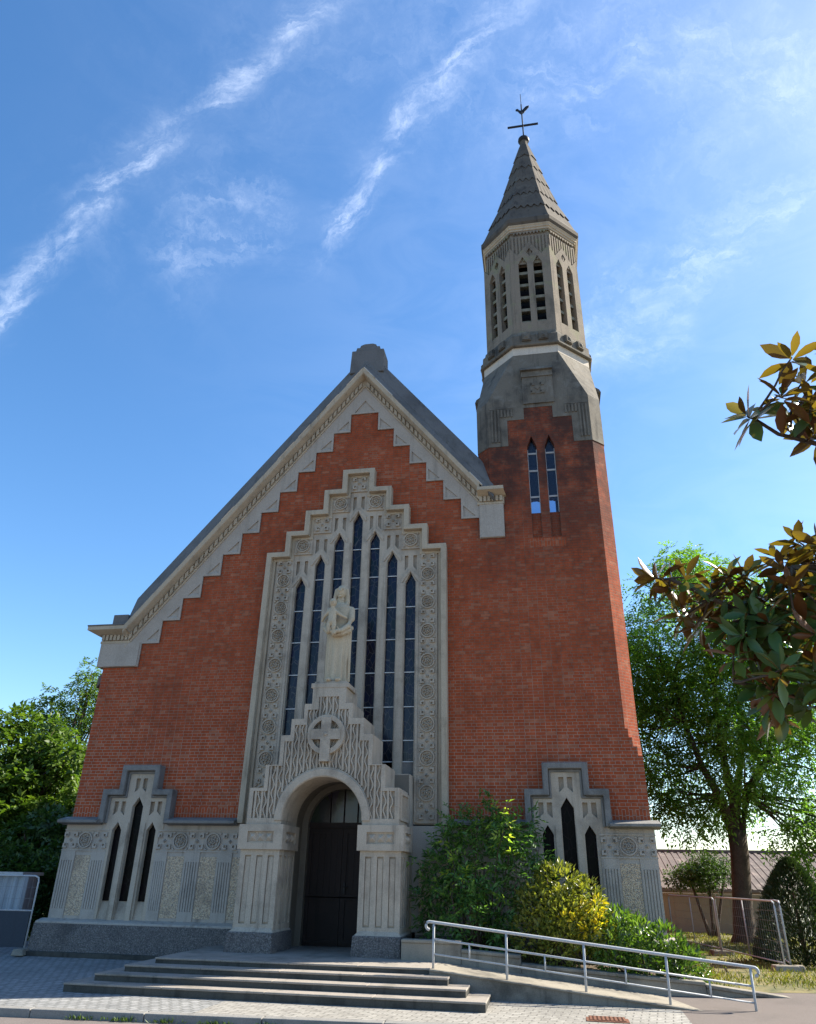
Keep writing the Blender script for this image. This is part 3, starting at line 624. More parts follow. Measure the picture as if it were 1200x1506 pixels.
for s in (-1, 1):
    t = MB(); cx = s*1.79
    t.plate([(cx-.215, .98), (cx+.215, .98), (cx+.215, 6.99), (cx-.215, 6.99)], -.075, -.02)
    for k in range(17): (crosstile if k % 2 == 0 else rosette)(t, cx, 1.21+.348*k, .170, -.075)
    t.build('carved_border', 'pale_stone', gw)

# ---- stone base, left and right of the portico
for s in (-1, 1):
    def X(a, c): return (a, c) if s > 0 else (-c, -a)
    b = MB()
    for a, c in ((1.46, 4.04), (5.19, 6.235)): b.box(*X(a, c), -.10, .3, -.95, .93)
    b.box(*X(4.04, 5.19), .22, .3, -.95, .93)
    for a, c in ((2.2, 4.05), (5.19, 6.245)):
        b.box(*X(a, c), -.125, .2, .385, .41); b.box(*X(a, c), -.125, .2, .785, .81)
        n = max(1, round((c-a)/.36)); hw = (c-a)/n/2
        for k in range(n):
            cx = sum(X(a+hw*(2*k+1)-.001, a+hw*(2*k+1)+.001))/2; (crosstile if k % 2 == 0 else rosette)(b, cx, .597, .168, -.10)
    for a, c in ((2.30, 2.63), (3.02, 3.36), (3.76, 4.04), (5.19, 5.52), (5.90, 6.235)):
        a1, c1 = X(a, c); b.box(a1, c1, -.118, -.05, -.95, -.72); b.box(a1, c1, -.118, -.05, .20, .384)
        for k in range(6): xx = a1+(c1-a1)*(k+.5)/6; b.box(xx-.019, xx+.019, -.122, -.05, -.72, .20)
        b.box(a1, a1+.012, -.118, -.05, -.72, .2); b.box(c1-.012, c1, -.118, -.05, -.72, .2)
    b.box(*X(5.6, 6.238), -.099, .8, -.93, .92)
    base = b.build('stone_base', 'base_stone', church)
    for a, c in ((1.64, 2.29), (2.64, 3.01), (3.37, 3.75), (5.53, 5.89)): b = MB(); b.box(*X(a, c), -.106, -.05, -.84, .30); b.build('pebble_panel', 'pebble_panel', base)
    b = MB(); a1, c1 = X(1.62, 6.25)
    sec = [(-.10, -.90), (-.13, -.90), (-.33, -.94), (-.35, -.96), (-.35, -.98), (-.10, -.98)]
    e = .12*s
    b.loft([[(x, y, z) for y, z in sec] for x in ((a1, c1+.1) if s > 0 else (a1-.1, c1))])
    b.build('base_ledge', 'base_stone', base)
    b = MB(); xa, xb = (1.62, 6.36) if s > 0 else (-6.36, -1.62)
    b.hexa([(xa, -.43, -1.62), (xb, -.43, -1.62), (xb, .9, -1.62), (xa, .9, -1.62)], [(xa, -.36, -.98), (xb, -.36, -.98), (xb, .9, -.98), (xa, .9, -.98)])
    b.build('pebble_plinth', 'pebble_plinth', base)
    b = MB(); b.box(xa, xb, -.53, .9, -1.75, -1.47); b.build('footing', 'riser_stone', base)
    # string course and window hood
    for a, c in ((2.25, 3.84), (5.40, 6.24)):
        b = MB(); sec = [(.1, .90), (-.13, .90), (-.15, .915), (-.33, .925), (-.35, .94), (-.35, .985), (-.31, 1.0), (.0, 1.07), (.1, 1.07)]
        e = .10 if c > 6 else 0
        xa, xb = X(a, c+e); b.loft([[(x, y, z) for y, z in sec] for x in (xa, xb)])
        b.build('string_course', 'hood_stone', base)
    wc = s*GC
    ho = [(.455, 2.13), (.455, 1.62), (.83, 1.62), (.83, .93)]; hi = [(.335, 2.01), (.335, 1.50), (.71, 1.50), (.71, .93)]; hj = [(.285, 1.95), (.285, 1.45), (.66, 1.45), (.66, .93)]
    b = MB(); b.plate([(x+wc, z) for x, z in mirror(ho)+ho+list(reversed(hi))+[(-p[0], p[1]) for p in hi]], -.24, .12)
    b.plate([(x+wc, z) for x, z in mirror(hi)+hi+list(reversed(hj))+[(-p[0], p[1]) for p in hj]], -.15, .12)
    lw = b.build('low_window', 'hood_stone', church, bevel=.02)
    L3 = [lancet(wc-.405, .215, -.92, .80, .965), lancet(wc, .255, -.92, 1.28, 1.475), lancet(wc+.405, .215, -.92, .80, .965)]
    G3 = []
    for cx, z in ((wc-.43, 1.02), (wc, 1.50), (wc+.43, 1.02)):
        for d in (-1, 1):
            px_ = cx+d*.085; G3.append([(px_-.05, z+.36), (px_-.05, z+(.07 if d < 0 else .16)), (px_+.05, z+(.16 if d < 0 else .07)), (px_+.05, z+.36)])
    fo = [(wc-.60, -.93), (wc-.60, .75), (wc-.68, .80), (wc-.68, 1.47), (wc-.30, 1.47), (wc-.30, 1.98), (wc+.30, 1.98), (wc+.30, 1.47), (wc+.68, 1.47), (wc+.68, .80), (wc+.60, .75), (wc+.60, -.93)]
    G3 = [h for h in G3]
    b = MB(); b.plate(fo, -.115, -.03, L3+G3); b.plate(fo, -.029, .11, L3)
    for d in (-1, 1): b.hexa([(wc+d*.2+.055, -.16, -.93), (wc+d*.2-.055, -.16, -.93), (wc+d*.2-.055, -.10, -.93), (wc+d*.2+.055, -.10, -.93)], [(wc+d*.2+.055, -.135, .95), (wc+d*.2-.055, -.135, .95), (wc+d*.2-.055, -.10, .95), (wc+d*.2+.055, -.10, .95)])
    b.hexa([(wc-.58, -.10, -.93), (wc+.58, -.10, -.93), (wc+.58, .3, -.93), (wc-.58, .3, -.93)], [(wc-.58, -.09, -.90), (wc+.58, -.09, -.90), (wc+.58, .02, -.54), (wc-.58, .02, -.54)])
    b.build('tracery', 'pale_stone', lw)
    for cx, wd, zs in ((wc-.405, .22, .97), (wc, .26, 1.48), (wc+.405, .22, .97)):
        p = MB(); p.plate(lancet(cx, wd, -.56, zs-.18, zs), .0, .01); p.build('pane', 'dark_glass', lw)

# ---- portico
PX = -.03
pr_ = [(1.50, .86), (1.50, 1.52), (1.22, 1.52), (1.22, 1.95), (.95, 1.95), (.95, 2.52), (.76, 2.52), (.76, 2.84), (.51, 2.84), (.51, 3.14), (.355, 3.14), (.355, 3.53)]
def arc(r, zc, a0, a1, n): return [(r*math.cos(a0+(a1-a0)*i/n), zc+r*math.sin(a0+(a1-a0)*i/n)) for i in range(n+1)]
AZ = .93
def sh(p): return [(x+PX, z) for x, z in p]
outl = pr_[::1]
body = sh([(.80, .86)]+pr_+[(-x, z) for x, z in reversed(pr_)]+[(-.80, .86)]+arc(.80, AZ, math.pi, 0, 28))
b = MB(); b.plate(body, -1.40, -.50)
port = b.build('portico', 'pale_stone', church, bevel=.015)
pan = [(1.42, .97), (1.42, 1.46), (1.14, 1.46), (1.14, 1.93), (.87, 1.93), (.87, 2.40), (.68, 2.40), (.68, 2.72), (.43, 2.72), (.43, 3.02), (.21, 3.02), (.21, 3.28)]
panel = sh([(.955, .97)]+pan+[(-x, z) for x, z in reversed(pan)]+[(-.955, .97)]+arc(.955, AZ+.02, math.pi-.02, .02, 28))
b = MB(); b.plate(body, -1.46, -1.399, [panel]); b.build('portico_face', 'pale_stone', port)
b = MB(); b.annulus(PX, AZ, .805, .945, -1.49, -1.40, 0, math.pi, 32); b.annulus(PX, AZ, .79, .84, -1.475, -.9, 0, math.pi, 32); b.build('arch_ring', 'pale_stone', port, bevel=.01)
def ptop(x):
    x = abs(x)
    for (xa, za) in reversed([(1.42, 1.46), (1.14, 1.93), (.87, 2.40), (.68, 2.72), (.43, 3.02), (.21, 3.28)]):
        if x <= xa: return za
    return .97
def pbot(x): return .97 if abs(x) > .955 else AZ+.02+math.sqrt(.955**2-x*x)
b = MB()
xx = -1.37
k = 0
while xx < 1.40:
    if k % 2 == 0:
        zt, zb = min(ptop(xx-.02), ptop(xx+.02)), max(pbot(xx-.02), pbot(xx+.02))
        if zt-zb > .03: b.box(PX+xx-.020, PX+xx+.020, -1.452, -1.395, zb, zt)
    else:
        zt, zb = ptop(xx), pbot(xx); n = max(2, int((zt-zb)/.022)); prev = None
        pts = [(xx+.024*math.sin((zb+(zt-zb)*i/n)*2*math.pi/.30), zb+(zt-zb)*i/n) for i in range(n+1)]
        poly = [(PX+p[0]-.014, p[1]) for p in pts]+[(PX+p[0]+.014, p[1]) for p in reversed(pts)]
        if zt-zb > .05: b.plate(poly, -1.445, -1.395)
        z_ = zb+.075
        while z_ < zt: b.ball((PX+xx+.045*(-1 if int(round(z_/.15)) % 2 else 1), -1.40, z_), (.016, .03, .016), 6, 4); z_ += .15
    xx += .0665; k += 1
b.build('carved_panel', 'pale_stone', port)
b = MB(); CZ = 2.52
b.annulus(PX, CZ, .29, .385, -1.535, -1.40, n=36)
b.plate(sh([(-.10, 2.0), (.10, 2.0), (.10, 2.42), (.30, 2.42), (.30, 2.62), (.10, 2.62), (.10, 2.86), (-.10, 2.86), (-.10, 2.62), (-.30, 2.62), (-.30, 2.42), (-.10, 2.42)]), -1.56, -1.40)
b.disc(PX, CZ, .30, -1.42, -1.39, 30); b.ball((PX, -1.56, CZ), (.045, .025, .045), 10, 6)
for a in range(0, 360, 15):
    if a % 90: b.hexa([(PX+.14*math.cos(R(a-2)), -1.44, CZ+.14*math.sin(R(a-2))), (PX+.14*math.cos(R(a+2)), -1.44, CZ+.14*math.sin(R(a+2))), (PX+.29*math.cos(R(a+2)), -1.44, CZ+.29*math.sin(R(a+2))), (PX+.29*math.cos(R(a-2)), -1.44, CZ+.29*math.sin(R(a-2)))],
        [(PX+.14*math.cos(R(a-2)), -1.41, CZ+.14*math.sin(R(a-2))), (PX+.14*math.cos(R(a+2)), -1.41, CZ+.14*math.sin(R(a+2))), (PX+.29*math.cos(R(a+2)), -1.41, CZ+.29*math.sin(R(a+2))), (PX+.29*math.cos(R(a-2)), -1.41, CZ+.29*math.sin(R(a-2)))])
b.build('wheel_cross', 'pale_stone', port, bevel=.008)
b = MB(); b.box(PX-.40, PX+.40, -1.47, -.8, 3.46, 3.56); b.box(PX-.34, PX+.34, -1.44, -.85, 3.56, 3.60); b.build('pedestal', 'pale_stone', port, bevel=.012)
def fluted(mb, w0, w1, d, z0_, z1_, n, face):   # panel on a pier: front ('f') or side, recessed flutes between fillets
    st = (w1-w0)/n
    hs = [[(w0+st*(k+.24), z0_+.10), (w0+st*(k+.76), z0_+.10), (w0+st*(k+.76), z1_-.10), (w0+st*(k+.24), z1_-.10)] for k in range(n)]
    mb.plate([(w0, z0_), (w1, z0_), (w1, z1_), (w0, z1_)], d-.045, d, hs)
    for h in hs: mb.box(h[0][0]+.012, h[1][0]-.012, d-.022, d+.01, h[0][1]+.03, h[2][1]-.03)
for s in (-1, 1):
    xa, xb = (PX+.80, PX+1.545) if s > 0 else (PX-1.545, PX-.80)
    b = MB(); b.box(xa+.03, xb-.03, -1.40, -.5, -.95, .43)
    fluted(b, xa+.03, xb-.03, -1.40, -.92, .42, 3, 'f')
    for sd in (-1, 1):
        b.xf = Matrix.Translation((xb-.03 if sd > 0 else xa+.03, 0, 0)) @ Matrix.Rotation(sd*math.pi/2, 4, 'Z')
        l0, l1 = (-1.445, -.50) if sd > 0 else (.50, 1.445)
        fluted(b, l0, l1, .0, -.92, .42, 4, 's')
    b.xf = None
    b.hexa([(xa-.05, -1.52, -.945), (xb+.05, -1.52, -.945), (xb+.05, -.5, -.945), (xa-.05, -.5, -.945)], [(xa+.02, -1.452, -.88), (xb-.02, -1.452, -.88), (xb-.02, -.5, -.88), (xa+.02, -.5, -.88)])
    pier = b.build('pier', 'pale_stone', port)
    b = MB(); b.box(xa-.03, xb+.03, -1.455, -.5, .42, .858)
    fx0, fx1 = xa-.03, xb+.03
    b.plate([(fx0, .42), (fx1, .42), (fx1, .858), (fx0, .858)], -1.50, -1.456, [[(fx0+.14, .535), (fx1-.14, .535), (fx1-.14, .735), (fx0+.14, .735)]])
    for k in range(3): b.pyramid(fx0+.24+(fx1-fx0-.48)*k/2, .635, .072, -1.455, -1.515)
    for sd in (-1, 1):
        b.xf = Matrix.Translation((fx1 if sd > 0 else fx0, 0, 0)) @ Matrix.Rotation(sd*math.pi/2, 4, 'Z')
        l0, l1 = (-1.50, -.5) if sd > 0 else (.5, 1.50)
        b.plate([(l0, .42), (l1, .42), (l1, .858), (l0, .858)], -.04, 0, [[(l0+.2, .535), (l1-.2, .535), (l1-.2, .735), (l0+.2, .735)]])
        for k in range(3): b.pyramid(l0+.32+(l1-l0-.64)*k/2, .635, .07, 0, -.055)
    b.xf = None
    b.build('impost_block', 'pale_stone', port)
    b = MB(); b.hexa([(xa-.08, -1.62, -1.30), (xb+.08, -1.62, -1.30), (xb+.08, -.45, -1.30), (xa-.08, -.45, -1.30)], [(xa-.06, -1.59, -.945), (xb+.06, -1.59, -.945), (xb+.06, -.45, -.945), (xa-.06, -.45, -.945)])
    b.build('pier_plinth', 'pebble_plinth', port, bevel=.02)
b = MB(); b.xf = Matrix.Translation((PX+1.50, 0, 0)) @ Matrix.Rotation(math.pi/2, 4, 'Z')
b.plate([(-1.36, .95), (-.55, .95), (-.55, 1.46), (-1.36, 1.46)], -.035, .01, [[(-1.28, 1.0), (-.63, 1.0), (-.63, 1.41), (-1.28, 1.41)]])
for k in range(4): b.box(-1.17+.15*k, -1.13+.15*k, -.02, .01, 1.0, 1.41)
b.build('side_panel', 'pale_stone', port)
b = MB()
v = [(-1.52, -1.27), (-.87, -1.27)]+arc(.87, .90, math.pi, 0, 24)+[(.87, -1.27), (1.52, -1.27), (1.52, 1.865), (-1.52, 1.865)]
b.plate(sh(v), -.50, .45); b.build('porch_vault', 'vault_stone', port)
for s in (-1, 1): b = MB(); b.box(min(PX+s*1.515, PX+s*1.535), max(PX+s*1.515, PX+s*1.535), -.495, .0, -1.2, 1.88); b.build('side_cheek', 'pale_stone', port)
b = MB(); b.box(PX-1.5, PX+1.5, -.49, .1, 1.866, 1.885); b.build('porch_top', 'pale_stone', port)
b = MB()
v = [(-.90, -1.27), (-.74, -1.27)]+arc(.74, .92, math.pi, 0, 24)+[(.74, -1.27), (.90, -1.27), (.90, 1.85), (-.90, 1.85)]
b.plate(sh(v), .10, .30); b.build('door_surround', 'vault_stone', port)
# door with fanlight
b = MB(); b.box(PX-.78, PX+.78, .20, .30, .90, 1.0)
for a in (-.30, .0, .30): b.box(PX+a-.007, PX+a+.007, .20, .24, 1.0, AZ+math.sqrt(.74**2-a*a))
door = b.build('door', 'door_wood', church)
for s in (-1, 1):
    b = MB(); xa, xb = (PX+.004, PX+.76) if s > 0 else (PX-.76, PX-.004)
    b.box(xa, xb, .25, .30, -1.26, .90)
    for za, zb in ((-1.15, -.45), (-.35, .80)):
        b.plate([(xa, za-.06), (xb, za-.06), (xb, zb+.06), (xa, zb+.06)], .225, .251, [[(xa+.10, za), (xb-.10, za), (xb-.10, zb), (xa+.10, zb)]])
    for k in range(5): xx = xa+.12+(xb-xa-.24)*k/4; b.box(xx-.008, xx+.008, .242, .252, -.34, .79)
    leaf = b.build('door_leaf', 'door_wood', door)
    if s > 0:
        b = MB(); b.box(PX+.06, PX+.10, .205, .226, -.33, -.13); b.tube([(PX+.08, .21, -.2), (PX+.08, .17, -.2), (PX+.16, .165, -.2)], .012, 6); b.build('handle', 'iron_dark', leaf)
b = MB(); b.plate(sh([(-.75, .99)]+arc(.75, .93, math.pi-.08, .08, 20)+[(.75, .99)]), .245, .255); b.build('fanlight', 'fanlight_glass', door)

# ================================================================== STATUE (woman holding a child)
def remesh_build(mb, name, mat, parent=None, vox=.014, smooth=4):
    me = bpy.data.meshes.new(name+'_src'); me.from_pydata(mb.v, [], mb.f)
    bm = bmesh.new(); bm.from_mesh(me); bmesh.ops.recalc_face_normals(bm, faces=bm.faces); bm.to_mesh(me); bm.free()
    o = bpy.data.objects.new(name, me); COL.objects.link(o)
    rm = o.modifiers.new('r', 'REMESH'); rm.mode = 'VOXEL'; rm.voxel_size = vox; rm.use_smooth_shade = True
    sm_ = o.modifiers.new('s', 'SMOOTH'); sm_.factor = .5; sm_.iterations = smooth
    dg = bpy.context.evaluated_depsgraph_get(); nm = bpy.data.meshes.new_from_object(o.evaluated_get(dg)); nm.name = name
    o.modifiers.clear(); o.data = nm; bpy.data.meshes.remove(me)
    nm.materials.clear(); nm.materials.append(MATS[mat])
    for p in nm.polygons: p.use_smooth = True
    if parent is not None: par(o, parent)
    return o
SX, SY, SZ = .015, -1.16, 3.60
b = MB(); b.xf = Matrix.Translation((SX, SY, SZ))
rings = []
for z, rx, ry, f in ((0, .255, .20, .15), (.05, .262, .20, .15), (.3, .255, .19, .14), (.6, .262, .185, .10), (.85, .275, .185, .045), (1.0, .28, .19, .03), (1.12, .265, .185, .02), (1.26, .235, .165, .0), (1.40, .245, .160, 0), (1.55, .275, .155, 0), (1.66, .275, .14, 0), (1.73, .20, .12, 0), (1.78, .10, .09, 0)):
    ring_ = []
    for i in range(60):
        a = 2*math.pi*i/60; fr = 1 + f*math.cos(a*11+math.sin(a*2)*1.2+z*.35)*(1.0 if math.sin(a) < .3 else .4)
        ring_.append((rx*(.90 if z < 1.3 else 1.0)*math.cos(a)*fr, ry*(.92 if z < 1.3 else 1.0)*math.sin(a)*fr, z))
    rings.append(ring_)
b.loft(rings)
def limb(pts, rr): b.tube(pts, rr, 12); [b.ball(p, r_, 10, 8) for p, r_ in zip(pts, rr)]
limb([(0, 0, 1.72), (0, -.015, 1.90)], [.085, .075])
b.ball((0, -.035, 2.03), (.098, .122, .145), 16, 12)                      # head
b.ball((0, .03, 2.07), (.122, .125, .155), 16, 12)                     # hair and veil
for s in (-1, 1):
    limb([(s*.115, .0, 2.10), (s*.135, .01, 1.95), (s*.145, .0, 1.80), (s*.15, -.06, 1.70)], [.045, .052, .055, .05])
    b.ball((s*.045, -.150, 2.055), (.026, .012, .010), 8, 6)              # eyes
    b.tube([(s*.085, -.125, 2.085), (s*.045, -.150, 2.092), (s*.015, -.150, 2.085)], .013, 6)
    b.ball((s*.095, -.23, .035), (.065, .12, .05), 10, 8)                   # feet
b.tube([(0, -.150, 2.08), (0, -.178, 2.02), (0, -.155, 2.005)], [.014, .022, .012], 8)
b.tube([(-.035, -.143, 1.965), (0, -.155, 1.968), (.035, -.143, 1.965)], .012, 6); b.ball((0, -.13, 1.915), (.04, .03, .03), 8, 6)
limb([(-.24, -.0, 1.62), (-.275, -.08, 1.40), (-.265, -.18, 1.17), (-.17, -.29, 1.06), (-.06, -.35, 1.05)], [.080, .074, .066, .052, .042])
limb([(.24, -.0, 1.62), (.275, -.08, 1.40), (.24, -.2, 1.19), (.12, -.31, 1.07), (.02, -.35, 1.05)], [.086, .080, .068, .052, .042])
for k in range(4):                                                          # fingers laid under the child
    b.tube([(-.07+.01*k, -.375, 1.065-.024*k), (.0, -.40, 1.06-.024*k), (.05-.008*k, -.385, 1.062-.024*k)], [.015, .014, .011], 6)
    b.tube([(.05-.01*k, -.36, 1.05-.024*k), (-.02, -.375, 1.045-.024*k), (-.07, -.36, 1.045-.024*k)], [.014, .013, .010], 6)
b.tube([(-.10, -.36, 1.09), (-.08, -.38, 1.13), (-.06, -.385, 1.15)], [.017, .015, .012], 6); b.tube([(.08, -.35, 1.09), (.06, -.37, 1.13), (.045, -.375, 1.15)], [.017, .015, .012], 6)
b.tube([(.26, .0, 1.22), (.24, -.15, 1.12), (.12, -.24, 1.03), (-.1, -.22, 1.0)], [.06, .07, .06, .04], 10)
b.tube([(.24, -.02, 1.2), (.25, -.02, .6), (.245, .02, .05)], [.05, .04, .04], 8); b.tube([(-.23, -.02, 1.1), (-.24, -.02, .6), (-.235, .0, .05)], [.04, .03, .03], 8)
statue = remesh_build(b, 'statue', 'statue_stone', None, .009, 1)
tag(statue, 'pale stone statue of a robed woman holding a child, standing above the door arch', 'statue')
b = MB(); b.xf = Matrix.Translation((SX, SY, SZ))
limb([(-.085, -.335, 1.26), (-.085, -.31, 1.38), (-.085, -.29, 1.50)], [.092, .090, .095])
b.ball((-.085, -.325, 1.70), (.082, .088, .098), 12, 10); limb([(-.085, -.32, 1.55), (-.085, -.325, 1.64)], [.05, .045])
for s in (-1, 1):
    limb([(-.085+s*.05, -.345, 1.24), (-.085+s*.062, -.37, 1.13), (-.085+s*.05, -.365, 1.06)], [.056, .046, .036])
    b.ball((-.085+s*.035, -.405, 1.715), (.018, .012, .010), 6, 5)
b.tube([(-.085, -.405, 1.72), (-.085, -.425, 1.69), (-.085, -.41, 1.68)], [.010, .017, .01], 6)
limb([(-.16, -.31, 1.50), (-.27, -.27, 1.42), (-.34, -.20, 1.34)], [.042, .036, .028]); limb([(-.01, -.31, 1.50), (.10, -.28, 1.42), (.20, -.22, 1.38)], [.042, .036, .028])
remesh_build(b, 'child_figure', 'statue_stone', statue, .009, 1)

# ================================================================== GROUND
def gz(x, y):                              # height of the paving and lawn
    z = -1.55+(min(0, y+.4))*.036 if y > -4.0 else -1.68
    z = max(z, -1.68)
    t = min(1, max(0, (x-6.6)/1.5)); t2 = min(1, max(0, (y+3.2)/2.2))
    zl = -1.52
    return z*(1-t*t2)+zl*t*t2
def sheet(name, xs, ys, zf, mat, inside=None):
    mb = MB(); n = len(ys); mb.v = [(x, y, zf(x, y)) for x in xs for y in ys]
    for i in range(len(xs)-1):
        for j in range(n-1):
            if inside and not inside((xs[i]+xs[i+1])/2, (ys[j]+ys[j+1])/2): continue
            mb.f.append([i*n+j, (i+1)*n+j, (i+1)*n+j+1, i*n+j+1]); mb.sm.append(True)
    o = mb.build(name, mat, fix=False); return struct(o)
# base terrain reaching the horizon
def kerb_y(x): return -5.02+.075*x
b = MB(); b.add([(-3000, -3000, -1.81), (3000, -3000, -1.81), (3000, 4000, -1.81), (-3000, 4000, -1.81)], [(0, 1, 2, 3)]); struct(b.build('ground', 'lawn_soil', fix=False))
b = MB(); b.add([(-400, kerb_y(-400)+.02, -1.785), (400, kerb_y(400)+.02, -1.785), (400, -300, -1.785), (-400, -300, -1.785)], [(3, 2, 1, 0)]); struct(b.build('road', 'asphalt', fix=False))
xs = [-16+.5*i for i in range(36)]
def warp_sheet(name, x0, x1, nx, yfa, yfb, ny, mat, dz=0.0):
    mb = MB()
    for i in range(nx+1):
        x = x0+(x1-x0)*i/nx
        for j in range(ny+1): y = yfa(x)+(yfb(x)-yfa(x))*j/ny; mb.v.append((x, y, gz(x, y)+dz))
    for i in range(nx):
        for j in range(ny): mb.f.append([i*(ny+1)+j, (i+1)*(ny+1)+j, (i+1)*(ny+1)+j+1, i*(ny+1)+j+1]); mb.sm.append(True)
    return struct(mb.build(name, mat, fix=False))
warp_sheet('setts_paving', -16, -.6, 30, lambda x: kerb_y(x)+.10, lambda x: 2.5 if x < -6.5 else -.4, 24, 'sett_paving')
warp_sheet('plaza_paving', -.6, 5.95, 16, lambda x: kerb_y(x)+.10, lambda x: -.4, 24, 'light_paving')
warp_sheet('path', 5.95, 14, 20, lambda x: kerb_y(x)+.10, lambda x: -1.4, 16, 'asphalt_path')
warp_sheet('lawn', 5.9, 30, 48, lambda x: -1.4 if x < 8.6 else -2.6, lambda x: 13.4, 40, 'lawn_soil', .004)
b = MB()
for k in range(16):
    xa, xb = -14+1.6*k, -14+1.6*k+1.59
    b.hexa([(xa, kerb_y(xa)-.03, -1.84), (xb, kerb_y(xb)-.03, -1.84), (xb, kerb_y(xb)+.10, -1.84), (xa, kerb_y(xa)+.10, -1.84)], [(xa, kerb_y(xa)-.03, -1.686), (xb, kerb_y(xb)-.03, -1.686), (xb, kerb_y(xb)+.10, -1.676), (xa, kerb_y(xa)+.10, -1.676)])
struct(b.build('kerb', 'kerb_stone', bevel=.012))

# ================================================================== STEPS
st = thing('entrance_steps', (0, -2.2, -1.68), 'four low grey stone steps leading up to the dark church door', 'steps')
for k, (xa, xb, yf, zt, zb) in enumerate(((-2.31, 2.28, -2.83, -1.265, -1.36), (-2.66, 2.60, -3.16, -1.35, -1.46), (-2.97, 2.91, -3.49, -1.447, -1.56), (-3.27, 3.22, -3.82, -1.55, -1.72))):
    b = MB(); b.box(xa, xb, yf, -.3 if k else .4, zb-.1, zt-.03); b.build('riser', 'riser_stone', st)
    b = MB(); n = 4
    for j in range(n):
        x0_, x1_ = xa-.012+(xb-xa+.024)*j/n, xa-.012+(xb-xa+.024)*(j+1)/n-.004
        b.box(x0_, x1_, yf-.012, -.32 if k else .42, zt-.029, zt)
    b.build('tread', 'step_stone', st, bevel=.008)

# ================================================================== RAMP
ramp = thing('ramp', (4.6, -2.4, -1.68), 'sloping concrete wheelchair ramp with a mossy grey side running down right of the steps', 'ramp')
def rz(x): return -1.265-(x-2.28)*.0945
b = MB(); b.hexa([(2.286, -2.90, -1.9), (7.4, -2.90, -1.9), (7.4, -1.80, -1.9), (2.286, -1.80, -1.9)], [(2.286, -2.90, rz(2.28)-.03), (7.4, -2.90, rz(7.4)-.03), (7.4, -1.80, rz(7.4)-.03), (2.286, -1.80, rz(2.28)-.03)]); b.build('ramp_side', 'rampside_stone', ramp)
b = MB(); b.hexa([(2.286, -2.93, rz(2.28)-.029), (7.4, -2.93, rz(7.4)-.029), (7.4, -1.80, rz(7.4)-.029), (2.286, -1.80, rz(2.28)-.029)], [(2.286, -2.93, rz(2.28)), (7.4, -2.93, rz(7.4)), (7.4, -1.80, rz(7.4)), (2.286, -1.80, rz(2.28))]); b.build('ramp_deck', 'ramp_stone', ramp, bevel=.01)
lw_ = MB()
for xa, xb, za, zb in ((1.63, 2.66, -.955, -.955), (2.66, 3.65, -1.075, -1.13), (3.65, 6.52, -1.245, -1.40), (6.52, 7.75, -1.43, -1.56)):
    lw_.hexa([(xa, -1.80, -1.9), (xb-.004, -1.80, -1.9), (xb-.004, -1.60, -1.9), (xa, -1.60, -1.9)], [(xa, -1.80, za-.05), (xb-.004, -1.80, zb-.05), (xb-.004, -1.60, zb-.05), (xa, -1.60, za-.05)])
    lw_.hexa([(xa, -1.825, za-.05), (xb-.004, -1.825, zb-.05), (xb-.004, -1.57, zb-.05), (xa, -1.57, za-.05)], [(xa, -1.825, za), (xb-.004, -1.825, zb), (xb-.004, -1.57, zb), (xa, -1.57, za)])
tag(lw_.build('low_wall', 'ramp_stone', None, bevel=.012), 'low stepped concrete retaining wall between the ramp and the shrubs', 'low wall')
b = MB(); b.add([(1.6, -1.6, -1.15), (6.4, -1.6, -1.50), (6.4, -.42, -1.40), (1.6, -.42, -1.1)], [(0, 1, 2, 3)]); struct(b.build('planting_bed', 'earth'))
# handrail
rail = thing('handrail', (4.6, -2.8, -1.6), 'grey tubular metal handrail with hooked ends along the ramp', 'handrail')
posts = [(2.33, -1.27), (3.47, -1.375), (4.64, -1.485), (5.83, -1.60), (7.0, -1.71)]
for x, z in posts:
    b = MB(); b.tube([(x, -2.8, z-.05), (x+.01, -2.8, z+.61)], .019, 8); b.build('post', 'metal_grey', rail)
zt = lambda x: -.64-(x-2.33)*.0962
hk = lambda x, s: [(x+s*.055*math.sin(a)-0, -2.8, zt(x)-.055+.055*math.cos(a)) for a in [math.pi*k/8 for k in range(9)]]
pts = list(reversed(hk(2.27, -1)))+[(2.33+4.67*k/10, -2.8, zt(2.33+4.67*k/10)) for k in range(11)]+hk(7.06, 1)
b = MB(); b.tube(pts, .022, 8); b.build('top_rail', 'metal_grey', rail)
b = MB(); b.tube([(2.33, -2.8, -.87), (7.0, -2.8, -1.33)], .015, 8); b.tube([(2.33, -2.8, -1.075), (7.0, -2.8, -1.535)], .012, 8)
for (xa, za), (xb, zb) in zip(posts, posts[1:]):
    xm = (xa+xb)/2; zz = -.87-(xm-2.33)*.0985; b.tube([(xm, -2.8, zz), (xm, -2.8, zz-.205)], .014, 6)
b.build('mid_rail', 'metal_grey', rail)
# manhole
mh = thing('manhole_cover', (4.86, -3.83, -1.68), 'rusty brown iron manhole cover set in the paving in front of the ramp', 'manhole cover')
b = MB(); b.box(4.58, 5.14, -4.05, -3.62, -1.70, -1.670); b.build('cover_frame', 'rusty_iron', mh)
b = MB()
for k in range(9): b.box(4.63+.055*k, 4.66+.055*k, -4.0, -3.67, -1.672, -1.662)
for k in range(6): b.box(4.62, 5.10, -3.99+.062*k, -3.97+.062*k, -1.672, -1.663)
b.build('grating', 'rusty_iron', mh)

